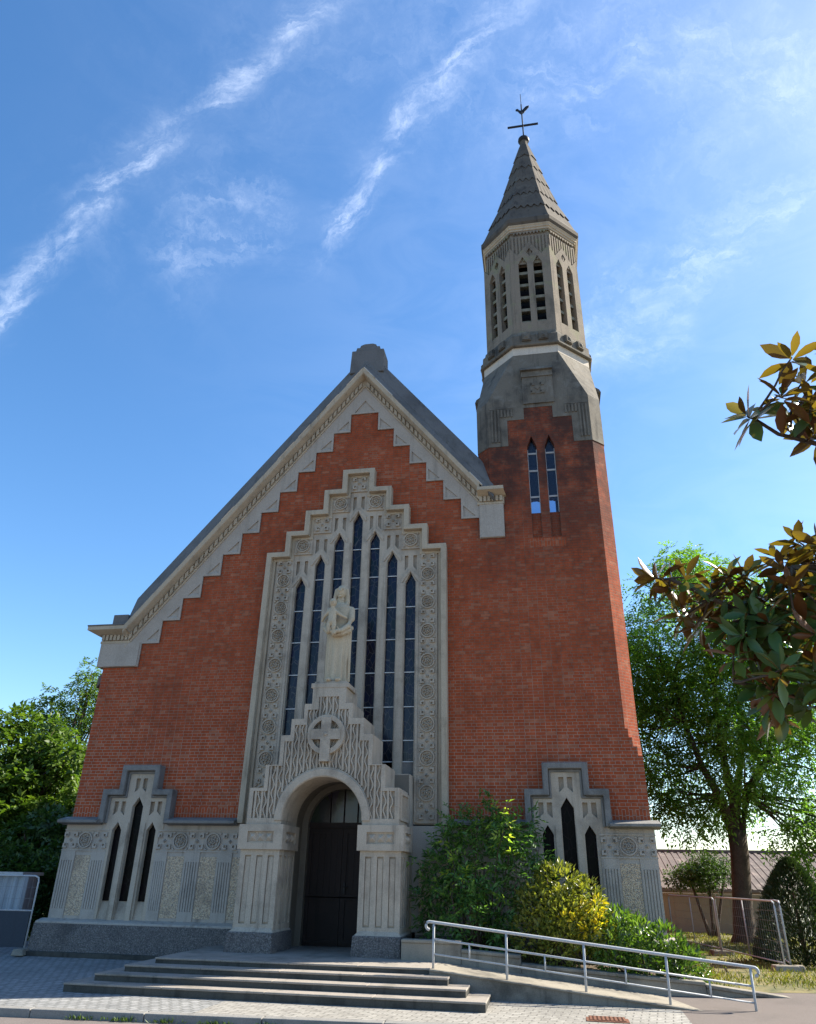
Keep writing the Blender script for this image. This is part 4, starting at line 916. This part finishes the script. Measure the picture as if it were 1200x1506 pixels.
# ================================================================== FENCES, SHED, GARDEN WALL, BARN
def fence_panel(name, p0, p1, zb, h, label, group, tarp=False, feet=True):
    p0, p1 = Vector((*p0, 0)), Vector((*p1, 0)); L = (p1-p0).length; d = (p1-p0)/L
    t = thing(name, (p0.x, p0.y, zb), label, 'fence', group)
    M_ = Matrix.Translation((p0.x, p0.y, zb)) @ Matrix.Rotation(math.atan2(d.y, d.x), 4, 'Z')
    b = MB(); b.xf = M_; r = .018; c = .09
    b.tube([(0, 0, 0), (0, 0, h-c), (.02, 0, h-.03), (c, 0, h), (L-c, 0, h), (L-.02, 0, h-.03), (L, 0, h-c), (L, 0, 0)], r, 8)
    b.tube([(0, 0, .12), (L, 0, .12)], r*.8, 6)
    if tarp: b.tube([(0, 0, h*.54), (L, 0, h*.54)], r*.9, 6)
    for k in range(1, 2 if L > 2 else 1): b.tube([(L/2, 0, .1), (L/2, 0, h)], r*.7, 6)
    b.build('frame', 'metal_grey', t)
    b = MB(); b.xf = M_
    n = int(L/.11)
    for k in range(1, n):
        x = L*k/n; b.box(x-.0016, x+.0016, -.002, .002, .12, h)
    for k in range(1, 6): z = .12+(h-.12)*k/6; b.box(0, L, -.003, .001, z-.002, z+.002)
    b.build('wire_mesh', 'wire_grey', t)
    if tarp:
        b = MB(); b.xf = M_; b.box(.02, L-.02, -.03, -.012, .10, h*.53); b.build('cover_sheet', 'tarp', t)
    if feet:
        for x in (0, L):
            b = MB(); b.xf = M_; b.hexa([(x-.13, -.26, -.03), (x+.13, -.26, -.03), (x+.13, .26, -.03), (x-.13, .26, -.03)], [(x-.10, -.23, .09), (x+.10, -.23, .09), (x+.10, .23, .09), (x-.10, .23, .09)]); b.build('foot_block', 'ramp_stone', t, bevel=.02)
    return t
fence_panel('fence_panel', (8.60, 1.72), (8.05, 4.9), -1.5, 1.19, 'open wire mesh construction fence panel nearest the lawn edge, running back towards the church', 'temporary fence panels')
fence_panel('fence_panel', (8.72, 1.78), (9.12, 4.9), -1.5, 1.19, 'wire mesh fence panel standing in front of the cone shaped evergreen', 'temporary fence panels')
fence_panel('fence_panel', (8.04, 5.0), (7.4, 8.1), -1.5, 1.17, 'farther wire mesh fence panel beside the church corner, in front of the small round tree', 'temporary fence panels')
fence_panel('fence_panel', (-9.4, -.80), (-6.42, -.42), -1.52, 1.40, 'metal fence panel with a dark blue sheet on its lower half, left of the church', 'temporary fence panels', True)
sh_ = thing('metal_shed', (-9.0, 1.5, -1.6), 'grey corrugated metal site hut behind the sheeted fence left of the church', 'shed')
b = MB(); pts = []
xx = -10.4
while xx < -7.95: pts += [(xx, 1.2), (xx+.06, 1.15), (xx+.11, 1.15), (xx+.17, 1.2)]; xx += .22
poly = pts+[(-7.95, 1.75), (-10.4, 1.75)]
b.prism(poly, -1.6, -.13); b.build('wall', 'shed_metal', sh_)
b = MB(); b.box(-10.5, -7.88, 1.05, 1.85, -.129, -.06); b.build('roof', 'metal_grey', sh_)
b = MB(); b.box(-9.1, -8.6, 1.10, 1.16, -1.5, -.14); b.build('door', 'collar_stone', sh_)
gwl = MB()
for k in range(10): gwl.box(6.3+1.95*k, 6.3+1.95*k+1.946, 13.4, 13.6, -1.9, -.40)
gwl.box(6.25, 26, 13.36, 13.64, -.399, -.33)
tag(gwl.build('garden_wall', 'garden_wall_stone'), 'beige rendered garden wall at the back of the lawn', 'wall')
barn = thing('barn', (18, 18, -1.6), 'long low building with a weathered brown tiled roof behind the garden wall', 'building')
b = MB(); b.box(4, 40, 15.2, 22, -1.9, -.15); b.build('wall', 'garden_wall_stone', barn)
b = MB(); b.hexa([(3.5, 14.8, -.28), (41, 14.8, -.28), (41, 14.8, -.20), (3.5, 14.8, -.20)], [(3.5, 19.0, 1.08), (41, 19.0, .98), (41, 19.0, 1.06), (3.5, 19.0, 1.16)])
b.hexa([(3.5, 23.0, -.28), (41, 23, -.28), (41, 23, -.20), (3.5, 23, -.20)], [(3.5, 19.01, 1.08), (41, 19.01, .98), (41, 19.01, 1.06), (3.5, 19.01, 1.16)])
for k in range(150):
    x = 3.6+.25*k; b.hexa([(x, 14.8, -.21), (x+.10, 14.8, -.21), (x+.10, 14.8, -.18), (x, 14.8, -.18)], [(x, 18.95, 1.13), (x+.10, 18.95, 1.13), (x+.10, 18.95, 1.16), (x, 18.95, 1.16)])
roof = b.build('roof', 'roof_tile', barn)
b = MB(); b.box(3.5, 41, 18.85, 19.15, 1.12, 1.22); b.build('ridge', 'parapet_stone', roof)

# ================================================================== VEGETATION
def leaves_mesh(name, mat, P, Dv, Nv, L, Wd, parent=None, fold=.12, smooth=False):
    """one kite-shaped leaf (two folded halves) per row: base P, direction Dv, side from Nv, length L, width Wd"""
    P = np.asarray(P, float); Dv = np.asarray(Dv, float); Nv = np.asarray(Nv, float); n = len(P)
    Dv = Dv/np.linalg.norm(Dv, axis=1, keepdims=True); S = np.cross(Dv, Nv); S /= np.linalg.norm(S, axis=1, keepdims=True)+1e-9
    N2 = np.cross(S, Dv); L = np.broadcast_to(np.asarray(L, float).reshape(-1, 1), (n, 1)); Wd = np.broadcast_to(np.asarray(Wd, float).reshape(-1, 1), (n, 1))
    v0 = P; v2 = P+Dv*L-N2*L*fold*.6; mid = P+Dv*L*.48; a = mid+S*Wd*.5+N2*L*fold; c = mid-S*Wd*.5+N2*L*fold; mm = mid-N2*L*.02
    V = np.stack([v0, a, v2, c, mm], 1).reshape(-1, 3)
    k = np.arange(n)[:, None]*5
    F = np.concatenate([k+np.array([[0, 4, 1]]), k+np.array([[4, 2, 1]]), k+np.array([[0, 3, 4]]), k+np.array([[4, 3, 2]])], 0)
    me = bpy.data.meshes.new(name); me.vertices.add(len(V)); me.vertices.foreach_set('co', V.ravel().astype(np.float32))
    me.loops.add(len(F)*3); me.loops.foreach_set('vertex_index', F.ravel().astype(np.int32))
    me.polygons.add(len(F)); me.polygons.foreach_set('loop_start', np.arange(len(F), dtype=np.int32)*3); me.polygons.foreach_set('loop_total', np.full(len(F), 3, np.int32))
    me.update(calc_edges=True); me.validate(); me.materials.append(MATS[mat])
    if smooth: me.polygons.foreach_set('use_smooth', np.ones(len(me.polygons), bool))
    o = bpy.data.objects.new(name, me); COL.objects.link(o)
    if parent is not None: par(o, parent)
    return o
def unit(n):
    v = rng.normal(size=(n, 3)); return v/np.linalg.norm(v, axis=1, keepdims=True)
def blob_pts(c, r, n, shell=.45):
    u = unit(n); rad = (shell+(1-shell)*rng.random((n, 1))**.6); rr = np.asarray(r, float)
    return np.asarray(c)+u*rad*rr, u
def fronds(P, U, k, fl, ll, droop=.5):
    """pinnate sprays: k leaflets along a twig that starts at each P and grows outward"""
    n = len(P); d = U+rng.normal(size=(n, 3))*.6; d[:, 2] -= droop*.5; d /= np.linalg.norm(d, axis=1, keepdims=True)
    up_v = np.tile([0, 0, 1.0], (n, 1))+rng.normal(size=(n, 3))*.35; s = np.cross(d, up_v); s /= np.linalg.norm(s, axis=1, keepdims=True)+1e-9
    out_p, out_d, out_n = [], [], []
    ln = fl*(.6+.8*rng.random((n, 1)))
    for j in range(k):
        t = (j+1)/k; side = 1 if j % 2 else -1
        p = P+d*ln*t; p[:, 2] -= (ln[:, 0]*t*t*droop*.5)
        dd = d*.55+s*side*.85+rng.normal(size=(n, 3))*.15; dd[:, 2] -= .15
        if j == k-1: dd = d.copy()
        out_p.append(p); out_d.append(dd); out_n.append(up_v)
    P2 = np.concatenate(out_p); return P2, np.concatenate(out_d), np.concatenate(out_n), ll*(.7+.6*rng.random(len(P2)))
def limb_mesh(mb, a, c, ra, rb, bend=.15, n=6):
    a, c = Vector(a), Vector(c); L = (c-a).length; o1_ = Vector(rng.normal(size=3))*bend*L*.5; o1_.z *= .4
    pts = [a.lerp(c, i/n)+o1_*math.sin(math.pi*i/n)+Vector(rng.normal(size=3))*L*.012*(0 < i < n) for i in range(n+1)]
    mb.tube(pts, [ra+(rb-ra)*i/n for i in range(n+1)], 7)
    return pts
def clumpy(cs, rs, dens): pass

# -- big tree right of the church
tree = thing('tree', (9.45, 9.0, -1.5), 'tall leafy tree with a thick forked dark trunk right of the church tower', 'tree')
b = MB()
tr0 = [(9.42, 9.0, -1.6), (9.46, 9.0, -1.3), (9.55, 9.0, -.4), (9.68, 9.0, .7), (9.72, 9.03, 1.4)]
b.tube(tr0, [.42, .31, .27, .26, .27], 12)
forks = [[(9.66, 9, 1.1), (9.38, 8.9, 2.3), (9.0, 8.9, 3.2), (8.7, 9.1, 4.6), (8.6, 9.2, 6.2)], [(9.72, 9, 1.0), (9.80, 9.2, 2.2), (9.75, 9.4, 4), (9.9, 9.5, 6), (9.7, 9.4, 8.2)], [(9.78, 9, 1.1), (10.15, 8.9, 2.4), (10.9, 8.8, 3.4), (11.5, 9.0, 5), (12.0, 9.2, 6.6)], [(9.75, 9.05, 1.1), (10.0, 9.5, 2.4), (10.6, 10.3, 4.0), (11.0, 10.8, 6.5)]]
for f in forks: b.tube(f, [.17, .14, .10, .07, .04][:len(f)], 8)
blobs = []
for i in range(112):
    for _ in range(40):
        u = unit(1)[0]; p = np.array([10.4, 9.4, 5.8])+u*np.array([4.0, 3.0, 5.0])*(.35+.65*rng.random())
        if p[2] > 1.0+.15*abs(p[0]-9.6) and all(np.linalg.norm(p-q[0]) > .68 for q in blobs): break
    blobs.append((p, .62+.45*rng.random()))
for x, y, z, r in ((7.3, 9.2, 2.4, .6), (7.5, 9.0, 3.4, .7), (7.2, 9.4, 4.4, .7), (7.7, 9.2, 5.2, .8), (7.4, 9.5, 6.3, .8), (7.9, 9.3, 7.3, .8), (7.8, 9.2, 1.9, .5), (8.1, 9.0, 4.2, .7), (12.3, 7.6, 1.2, .8), (11.4, 7.4, 1.5, .7), (11.9, 7.6, .3, .55), (13.0, 7.8, 1.8, .8), (8.4, 8.6, 1.5, .55), (8.0, 8.9, 2.2, .6), (11.0, 8.4, 1.2, .7), (12.0, 8.5, 1.4, .8), (11.6, 8.2, .6, .6), (12.8, 8.6, 2.2, .9), (8.6, 9.0, 3.3, .7), (8.3, 9.2, 9.0, .9), (9.3, 9.2, 9.9, .8), (10.2, 9.3, 9.6, .9)): blobs.append((np.array([x, y, z]), r))
fp = [Vector(p) for f in forks for p in f[1:]]
for c, r in blobs:
    q_ = min(fp, key=lambda v: (v-Vector(c)).length+max(0, v.z-c[2])*.8); limb_mesh(b, q_, c, .045, .012, .2)
b.build('trunk', 'bark', tree)
P, U = [], []
for c, r in blobs:
    p, u = blob_pts(c, (r*1.15, r*1.15, r*.7), int(108*r/.8), .2); P.append(p); U.append(u)
P, U = np.concatenate(P), np.concatenate(U)
a = fronds(P, U, 7, .30, .135, .9); leaves_mesh('crown', 'leaf_big', a[0], a[1], a[2], a[3], a[3]*.42, tree)

# -- trees on the left
def round_tree(loc, label, trunk_h, centre, radii, nb, rb, per, mat, ll, wf, kind=None, k=5, fl=.22, droop=.5, minz=-1.2, tr=.16):
    t = thing('tree', loc, label, 'tree', None); b = MB()
    top = (loc[0], loc[1], loc[2]+trunk_h); b.tube([(loc[0], loc[1], loc[2]-.1), (loc[0]+.03, loc[1], loc[2]+trunk_h*.5), top], [tr*1.25, tr, tr*.85], 9)
    bl = []
    for i in range(nb):
        u = unit(1)[0]; p = np.array(centre)+u*np.array(radii)*(.5+.5*rng.random())
        p[2] = max(p[2], minz); bl.append(p)
        lm = limb_mesh(b, (top[0], top[1], min(top[2]+.3*max(0, p[2]-top[2]), p[2]) if p[2] > top[2] else top[2]-.2), p, tr*.4, .012, .15)
    b.tube([top, (centre[0], centre[1], centre[2]+radii[2]*.6)], [tr*.85, .03], 8)
    b.build('trunk', 'bark', t)
    P, U = [], []
    for c in bl: p, u = blob_pts(c, (rb, rb, rb*.72), per, .3); P.append(p); U.append(u)
    a = fronds(np.concatenate(P), np.concatenate(U), k, fl, ll, droop); leaves_mesh('crown', mat, a[0], a[1], a[2], a[3], a[3]*wf, t)
    return t
round_tree((-13.1, 7.0, -1.6), 'dense rounded broadleaf tree at the left edge, in front of the taller paler tree', 1.6, (-13.1, 7, 2.1), (2.1, 2.0, 2.9), 95, .62, 80, 'leaf_left', .20, .62, k=4, fl=.2)
round_tree((-15.2, 12.6, -1.6), 'taller pale green feathery tree with gaps of sky, against the left church wall', 3.0, (-15.0, 12.6, 4.0), (2.0, 1.8, 4.3), 62, .66, 60, 'leaf_birch', .15, .45, k=6, fl=.3, droop=1.0)
round_tree((-10.6, 5.2, -1.6), 'low dark leafy tree close to the left church wall behind the site hut', .8, (-10.4, 5.2, .2), (1.5, 1.2, 1.5), 40, .5, 70, 'leaf_dark', .17, .6, k=4, fl=.2)
# -- small tree at the back right
t = thing('small_tree', (9.0, 11.3, -1.5), 'small round topped tree with three thin stems in front of the garden wall', 'tree')
b = MB()
for x1, y1 in ((8.6, 11.2), (9.1, 11.3), (9.5, 11.4)): b.tube([(9.0+(x1-9)*.15, 11.3, -1.6), (9.0+(x1-9)*.5, 11.3, -1.0), (x1, y1, -.2), (x1+(x1-9)*.3, y1, .25)], [.06, .05, .04, .03], 7)
b.build('trunk', 'bark', t)
P, U = [], []
for i in range(42):
    u = unit(1)[0]; c = np.array([8.95, 11.3, .30])+u*np.array([1.05, .8, .55])*(.4+.6*rng.random()); p, u2 = blob_pts(c, (.34, .34, .24), 60, .3); P.append(p); U.append(u2)
P, U = np.concatenate(P), np.concatenate(U); a = fronds(P, U, 3, .10, .085, .3); leaves_mesh('crown', 'leaf_dark', a[0], a[1], a[2], a[3], a[3]*.55, t)
# -- cone shaped evergreen
t = thing('conifer', (9.42, 3.25, -1.5), 'dense cone shaped clipped evergreen shrub behind the wire fence at the right edge', 'conifer')
b = MB(); b.tube([(9.42, 3.25, -1.6), (9.42, 3.25, .1)], [.06, .015], 7); b.build('trunk', 'bark', t)
n = 9000; h = rng.random(n)**1.25; ang = rng.random(n)*2*math.pi
rad = .86*np.clip(1-h**1.35, 0, 1)**.72*(.90+.10*np.minimum(1, h*8+.4))*(.80+.2*rng.random(n))*(1+.07*np.sin(ang*5+h*9)+.05*np.sin(ang*11-h*17))
P = np.stack([9.42+1.12*rad*np.cos(ang), 3.25+1.12*rad*np.sin(ang), -1.5+h*1.98], 1); U = np.stack([np.cos(ang), np.sin(ang), .9+0*ang], 1)+rng.normal(size=(n, 3))*.35
leaves_mesh('foliage', 'leaf_conifer', P, U, rng.normal(size=(n, 3)), .10+.05*rng.random(n), .032, t)
# -- shrubs in the planting bed
def shrub(name, loc, label, blobs, per, mat, ll, wf, stems, k=1, fl=.15, droop=.3, extra=None, up_bias=.4, shell=.35):
    t = thing(name, loc, label, 'shrub'); b = MB()
    for i in range(stems):
        c = blobs[int(rng.integers(len(blobs)))][0]; s = (loc[0]+(c[0]-loc[0])*.5*rng.random(), loc[1]+rng.normal()*.08, loc[2]-.05); limb_mesh(b, s, c, .018, .008, .15)
    b.build('stem', 'bark', t)
    groups = {}
    for c, r, mm in blobs:
        p, u = blob_pts(c, r, int(per*np.prod(np.asarray(r)/np.mean(r))*np.mean(r)**2/.09), shell); u = u.copy(); u[:, 2] += up_bias; groups.setdefault(mm or mat, []).append((p, u))
    for mm, lst in groups.items():
        P, U = np.concatenate([q[0] for q in lst]), np.concatenate([q[1] for q in lst])
        if k > 1: a = fronds(P, U, k, fl, ll, droop); leaves_mesh('foliage', mm, a[0], a[1], a[2], a[3], a[3]*wf, t)
        else:
            n = len(P); Dv = U+rng.normal(size=(n, 3))*.55; sz = ll*(.7+.6*rng.random(n)); leaves_mesh('foliage', mm, P, Dv, np.tile([0, 0, 1.], (n, 1))+rng.normal(size=(n, 3))*.5, sz, sz*wf, t)
    return t
def bl(*rows): return [(np.array(r[:3]), np.array(r[3:6]) if len(r) > 4 else np.array([r[3]]*3), r[6] if len(r) > 6 else None) for r in rows]
shrub('hedge', (-9.5, 4.0, -1.6), 'dark clipped hedge behind the site hut left of the church', bl(*[(-12.6+.62*k, 4.0, -1.0+.75*j, .55, .5, .5) for k in range(10) for j in range(2)]), 60, 'leaf_dark', .15, .5, 8, k=3, fl=.15, shell=.4)
nd = [(2.0, -.62, .15, .34), (2.05, -.75, -.3, .38), (2.1, -.85, -.75, .36), (2.5, -.7, .95, .30), (2.35, -.7, .5, .36), (2.75, -.75, .65, .42), (3.15, -.7, .9, .36), (3.3, -.65, 1.25, .22), (3.55, -.7, .75, .42), (3.85, -.65, .95, .27), (4.02, -.7, .5, .26), (4.3, -.72, -.05, .2), (3.0, -.9, .2, .5), (3.6, -.85, .15, .42), (2.5, -.95, -.15, .46), (2.7, -1.05, -.65, .48), (3.2, -1.0, -.45, .42), (2.35, -1.1, -.95, .33), (3.1, -1.15, -.95, .35), (2.65, -1.3, -.05, .24), (2.8, -1.35, -.35, .22), (3.35, -.95, .75, .26), (3.1, -1.3, -.75, .2), (2.2, -.6, .75, .2), (2.9, -.7, 1.25, .18), (3.95, -.8, .1, .28)]
sunlit = [(x, -1.05-.06*(k%3), z, r, r, r*1.5, 'leaf_sunlit') for k, (x, z, r) in enumerate(((3.3, 1.2, .09), (3.34, 1.02, .10), (3.42, .8, .11), (3.46, .6, .11), (3.56, .38, .09), (2.3, .59, .10), (2.42, .38, .12), (2.47, .14, .11), (2.6, .0, .10), (2.76, -.02, .11), (2.88, -.2, .10), (3.34, -.46, .11), (3.22, -.74, .09), (2.35, -.2, .09)))]  # clusters coloured as sun patches, the shrub itself stands in shade
shrub('shrub', (2.9, -.85, -1.15), 'tall dark green feathery shrub against the church wall right of the doorway', bl(*nd)+bl(*sunlit), 34, 'leaf_nandina', .125, .34, 24, k=5, fl=.17, droop=.75, shell=.2)
au = [(4.4, -1.05, -.15, .42), (4.75, -1.05, -.35, .40), (4.0, -1.15, -.45, .42), (4.4, -1.2, -.65, .5), (3.85, -1.3, -.85, .36), (4.3, -1.35, -1.0, .42), (4.85, -1.25, -.75, .42), (3.75, -1.2, -.35, .2), (4.15, -1.0, .05, .22)]
ye = [(4.98, -1.38, -.40, .11, .10, .15, 'leaf_yellow'), (4.74, -1.46, -.46, .08, .10, .14, 'leaf_yellow'), (4.45, -1.58, -.60, .16, .08, .07, 'leaf_yellow'), (4.78, -1.62, -.74, .16, .08, .09, 'leaf_yellow'), (4.98, -1.55, -.66, .10, .1, .12, 'leaf_yellow')]
shrub('shrub', (4.4, -1.2, -1.35), 'rounded olive green shrub with bright yellow shoots, behind the handrail', bl(*au)+bl(*ye), 330, 'leaf_aucuba', .105, .42, 14, shell=.55)
la = [(5.3, -1.2, -.72, .30), (5.15, -1.35, -1.0, .38), (5.6, -1.25, -.95, .40), (6.0, -1.25, -1.02, .38), (6.3, -1.3, -1.2, .30), (5.7, -1.45, -1.25, .34), (5.2, -1.5, -1.25, .3), (6.15, -1.45, -1.35, .28), (5.0, -1.2, -.75, .25), (6.45, -1.2, -1.35, .25)]
shrub('shrub', (5.7, -1.3, -1.45), 'low spreading glossy green laurel at the foot of the tower corner', bl(*la), 250, 'leaf_laurel', .125, .36, 14, shell=.6)
# -- grass
n = 42000; gx = 6.7+13*rng.random(n)**1.3; gy = -2.2+15.3*rng.random(n)
keep = (gy > -1.2-(gx > 8.4)*1.2) & (gx > 6.5); gx, gy = gx[keep], gy[keep]
cl_ = np.sin(gx*3.1)+np.sin(gy*2.3+gx)+rng.normal(size=len(gx))*.8; keep = cl_ > -.6; gx, gy = gx[keep], gy[keep]
P = np.stack([gx, gy, np.array([gz(a, c) for a, c in zip(gx, gy)])], 1); n = len(P)
Dv = np.stack([rng.normal(size=n)*.5, rng.normal(size=n)*.5, np.ones(n)], 1)
go = leaves_mesh('grass', 'grass_blade', P, Dv, rng.normal(size=(n, 3)), .05+.06*rng.random(n), .014); go['kind'] = 'stuff'
n = 420; wx_ = -6+8*rng.random(n); kk = rng.integers(0, 9, n); wx_ = np.array([-4.6, -2.1, -1.5, -.9, -.2, .5, 1.1, -3.4, 1.7])[kk]+rng.normal(size=n)*.10
P = np.stack([wx_, kerb_y(wx_)-.04-.05*rng.random(n), np.full(n, -1.78)], 1)
wo_ = leaves_mesh('weeds', 'weed_leaf', P, np.stack([rng.normal(size=n)*.7, rng.normal(size=n)*.5-.2, np.ones(n)], 1), rng.normal(size=(n, 3)), .03+.05*rng.random(n), .015); wo_['kind'] = 'stuff'

# -- magnolia reaching in from the right
mg = thing('magnolia', (8.3, -9.6, -1.75), 'magnolia with glossy green leaves and rusty brown undersides reaching in from the right edge', 'tree')
whorls, br = [], MB()
hub = Vector((8.0, -9.9, 1.2)); br.tube([(8.3, -9.6, -1.8), (8.28, -9.62, -.6), (8.1, -9.8, .6), hub, (8.0, -9.9, 2.6), (8.1, -9.9, 4.2)], [.16, .13, .12, .10, .07, .03], 9)
WH_ = [(5.62, -11.96, 2.57), (5.89, -12.13, 2.85), (6.03, -11.86, 2.86), (5.78, -12.13, 2.59), (6.01, -11.92, 2.63), (6.08, -11.68, 2.56), (5.94, -11.83, 2.64), (5.04, -11.34, 1.77), (5.12, -11.39, 1.67), (5.23, -11.38, 1.75), (5.21, -11.11, 1.59), (5.27, -11.20, 1.48), (5.38, -11.34, 1.68), (5.42, -10.99, 1.67), (5.47, -11.41, 1.73), (5.58, -11.39, 1.75), (5.52, -11.30, 1.65), (5.43, -11.30, 1.45), (5.48, -11.43, 1.34), (5.64, -11.23, 1.44), (5.46, -11.28, 1.27), (5.56, -11.21, 1.32), (5.70, -11.29, 1.29), (5.57, -11.75, 1.05), (5.68, -11.13, 1.61), (5.72, -11.32, 1.61), (5.80, -11.43, 1.76), (5.93, -11.44, 1.93), (5.83, -11.28, 1.90), (6.00, -11.31, 1.84), (5.76, -11.65, 1.57), (5.97, -11.27, 1.62), (5.82, -11.46, 1.41), (5.83, -11.60, 1.28), (5.86, -11.18, 1.33), (5.86, -11.40, 1.17), (5.81, -11.29, 1.08), (5.74, -11.00, 1.12), (5.77, -10.98, 1.02), (5.60, -11.25, 1.11), (5.85, -11.22, 0.97), (5.71, -10.96, 1.34), (5.63, -11.51, 1.40), (5.87, -11.11, 1.59), (5.54, -11.44, 1.47), (6.00, -11.56, 1.86), (5.99, -11.47, 1.63), (5.95, -11.52, 1.42), (5.87, -11.49, 1.05), (5.50, -11.03, 1.68), (5.63, -10.90, 1.64), (5.31, -11.09, 1.69), (6.34, -11.61, 1.79), (6.53, -11.94, 1.44), (5.99, -11.38, 1.15), (6.24, -11.18, 0.81), (7.04, -11.71, 1.88), (6.42, -11.06, 1.76), (6.71, -11.30, 1.38), (6.18, -11.16, 1.40), (6.65, -11.89, 3.09), (6.75, -11.11, 1.50), (6.70, -11.50, 0.91), (7.16, -11.49, 2.06), (6.83, -12.51, 2.38), (6.22, -11.22, 0.87), (6.81, -11.92, 2.25), (6.61, -11.70, 2.25), (6.72, -11.20, 1.01), (7.20, -11.13, 1.13), (7.02, -11.84, 2.67), (7.00, -11.47, 0.94), (7.05, -11.81, 2.55), (6.55, -12.26, 2.11), (6.64, -11.78, 0.71), (6.77, -12.14, 1.84), (6.54, -11.00, 1.41), (6.00, -11.75, 1.57), (7.07, -11.63, 2.31), (7.34, -11.46, 1.90), (6.55, -12.02, 2.85), (6.17, -11.91, 2.61), (6.58, -12.43, 2.32), (7.25, -11.65, 2.33), (7.01, -11.97, 2.00), (6.69, -11.44, 1.58), (6.90, -11.19, 1.73), (6.78, -11.55, 2.10), (6.62, -11.39, 2.58), (6.45, -12.02, 1.60), (6.36, -11.94, 1.56), (6.54, -11.94, 1.43), (6.87, -11.60, 1.97), (6.57, -11.19, 1.51), (6.26, -11.90, 3.04), (7.07, -12.14, 2.22), (6.71, -11.99, 2.16), (6.54, -11.64, 2.24), (6.60, -11.49, 2.30), (6.24, -11.19, 1.91), (6.63, -11.67, 2.65), (6.41, -11.97, 2.58), (6.78, -12.32, 2.52), (6.39, -11.35, 1.15), (6.92, -12.28, 2.35), (6.68, -11.44, 1.00), (6.43, -11.98, 2.76), (6.40, -10.95, 1.33), (6.49, -11.54, 2.58), (6.65, -11.58, 1.14), (6.42, -11.51, 2.56), (6.42, -11.80, 2.23)]
mains = [[hub, (6.9, -10.6, 1.25), (6.2, -11.0, 1.35), (5.6, -11.3, 1.5), (5.12, -11.45, 1.72)], [hub, (7.0, -10.5, 1.0), (6.38, -10.91, 1.01), (5.9, -11.16, 1.0), (5.45, -11.2, 1.12)],
         [(8.0, -9.9, 2.4), (7.0, -11.1, 2.40), (6.35, -11.65, 2.40), (6.04, -11.78, 2.44), (5.80, -11.88, 2.47), (5.66, -11.95, 2.55)], [(8.0, -9.9, 2.0), (7.0, -10.8, 1.9), (6.3, -11.3, 1.8), (5.8, -11.6, 1.7)]]
for f in mains: br.tube(f, [.05, .032, .022, .016, .012, .010][:len(f)], 7)
mp_ = [Vector(p) for f in mains for p in f[1:]]; mp_ = mp_+[a.lerp(c, .5) for a, c in zip(mp_, mp_[1:]) if (a-c).length < 1.2]
LV, LF = [], []
def mag_leaf(P, D, N, L, Wd):
    D = D.normalized(); S = D.cross(N).normalized(); N = S.cross(D); o = len(LV); cur = rng.uniform(-.05, .16)
    for t, wv_ in ((0, .06), (.25, .70), (.5, 1.0), (.75, .78), (1.0, .03)):
        c = P+D*L*t-N*L*cur*t*t; h = Wd*wv_*.5
        LV.extend([tuple(c-S*h+N*h*.35), tuple(c), tuple(c+S*h+N*h*.35)])
    for k in range(4):
        q_ = o+3*k; LF.extend([(q_, q_+1, q_+4, q_+3), (q_+1, q_+2, q_+5, q_+4)])
for k in range(14):
    c = WH_[7+int(rng.integers(24, 45))]; WH_.append((c[0]+rng.normal()*.13, c[1]+.1+rng.normal()*.2, c[2]-.03+rng.normal()*.12))
mp_ += [Vector((8.1, -9.8, .6)), Vector((8.05, -9.85, 1.7)), Vector((8.0, -9.9, 2.6)), Vector((8.05, -9.9, 3.4)), Vector((8.1, -9.9, 4.1))]
for k in range(110):
    u = unit(1)[0]; c = np.array([8.9, -9.2, 2.9])+u*np.array([1.5, 1.5, 1.7])*(.55+.45*rng.random()); WH_.append(tuple(c))
for i, c in enumerate(WH_):
    c = Vector(c); q_ = min(mp_, key=lambda v: (v-c).length)
    limb_mesh(br, q_, c, .009, .005, .12, 5)
    ax = (c-q_).normalized()*.5+Vector((-.25, -.2, .75))+Vector(rng.normal(size=3))*.45; ax.normalize()
    e1 = ax.cross(Vector((.3, .2, .9))).normalized(); e2 = ax.cross(e1); n = int(rng.integers(10, 15)); ph = rng.random()*6
    for k in range(n):
        a = ph+k*2.399; ti = R(30+98*(k/n)+rng.normal()*9); dv = ax*math.cos(ti)+(e1*math.cos(a)+e2*math.sin(a))*math.sin(ti); dv.z -= .18*(k/n)
        N = ax*math.sin(ti)-(e1*math.cos(a)+e2*math.sin(a))*math.cos(ti)+Vector(rng.normal(size=3))*.2
        L = (rng.uniform(.16, .24) if i < 7 else rng.uniform(.135, .215))*(.8+.3*k/n); mag_leaf(c-ax*.05*(k/n)+dv*.012, dv, N, L, L*rng.uniform(.34, .42))
br.build('trunk', 'bark', mg)
me = bpy.data.meshes.new('foliage'); me.from_pydata(LV, [], [tuple(f) for f in LF]); me.materials.append(MATS['leaf_magnolia'])
for p in me.polygons: p.use_smooth = True
fo_ = bpy.data.objects.new('foliage', me); COL.objects.link(fo_); par(fo_, mg)
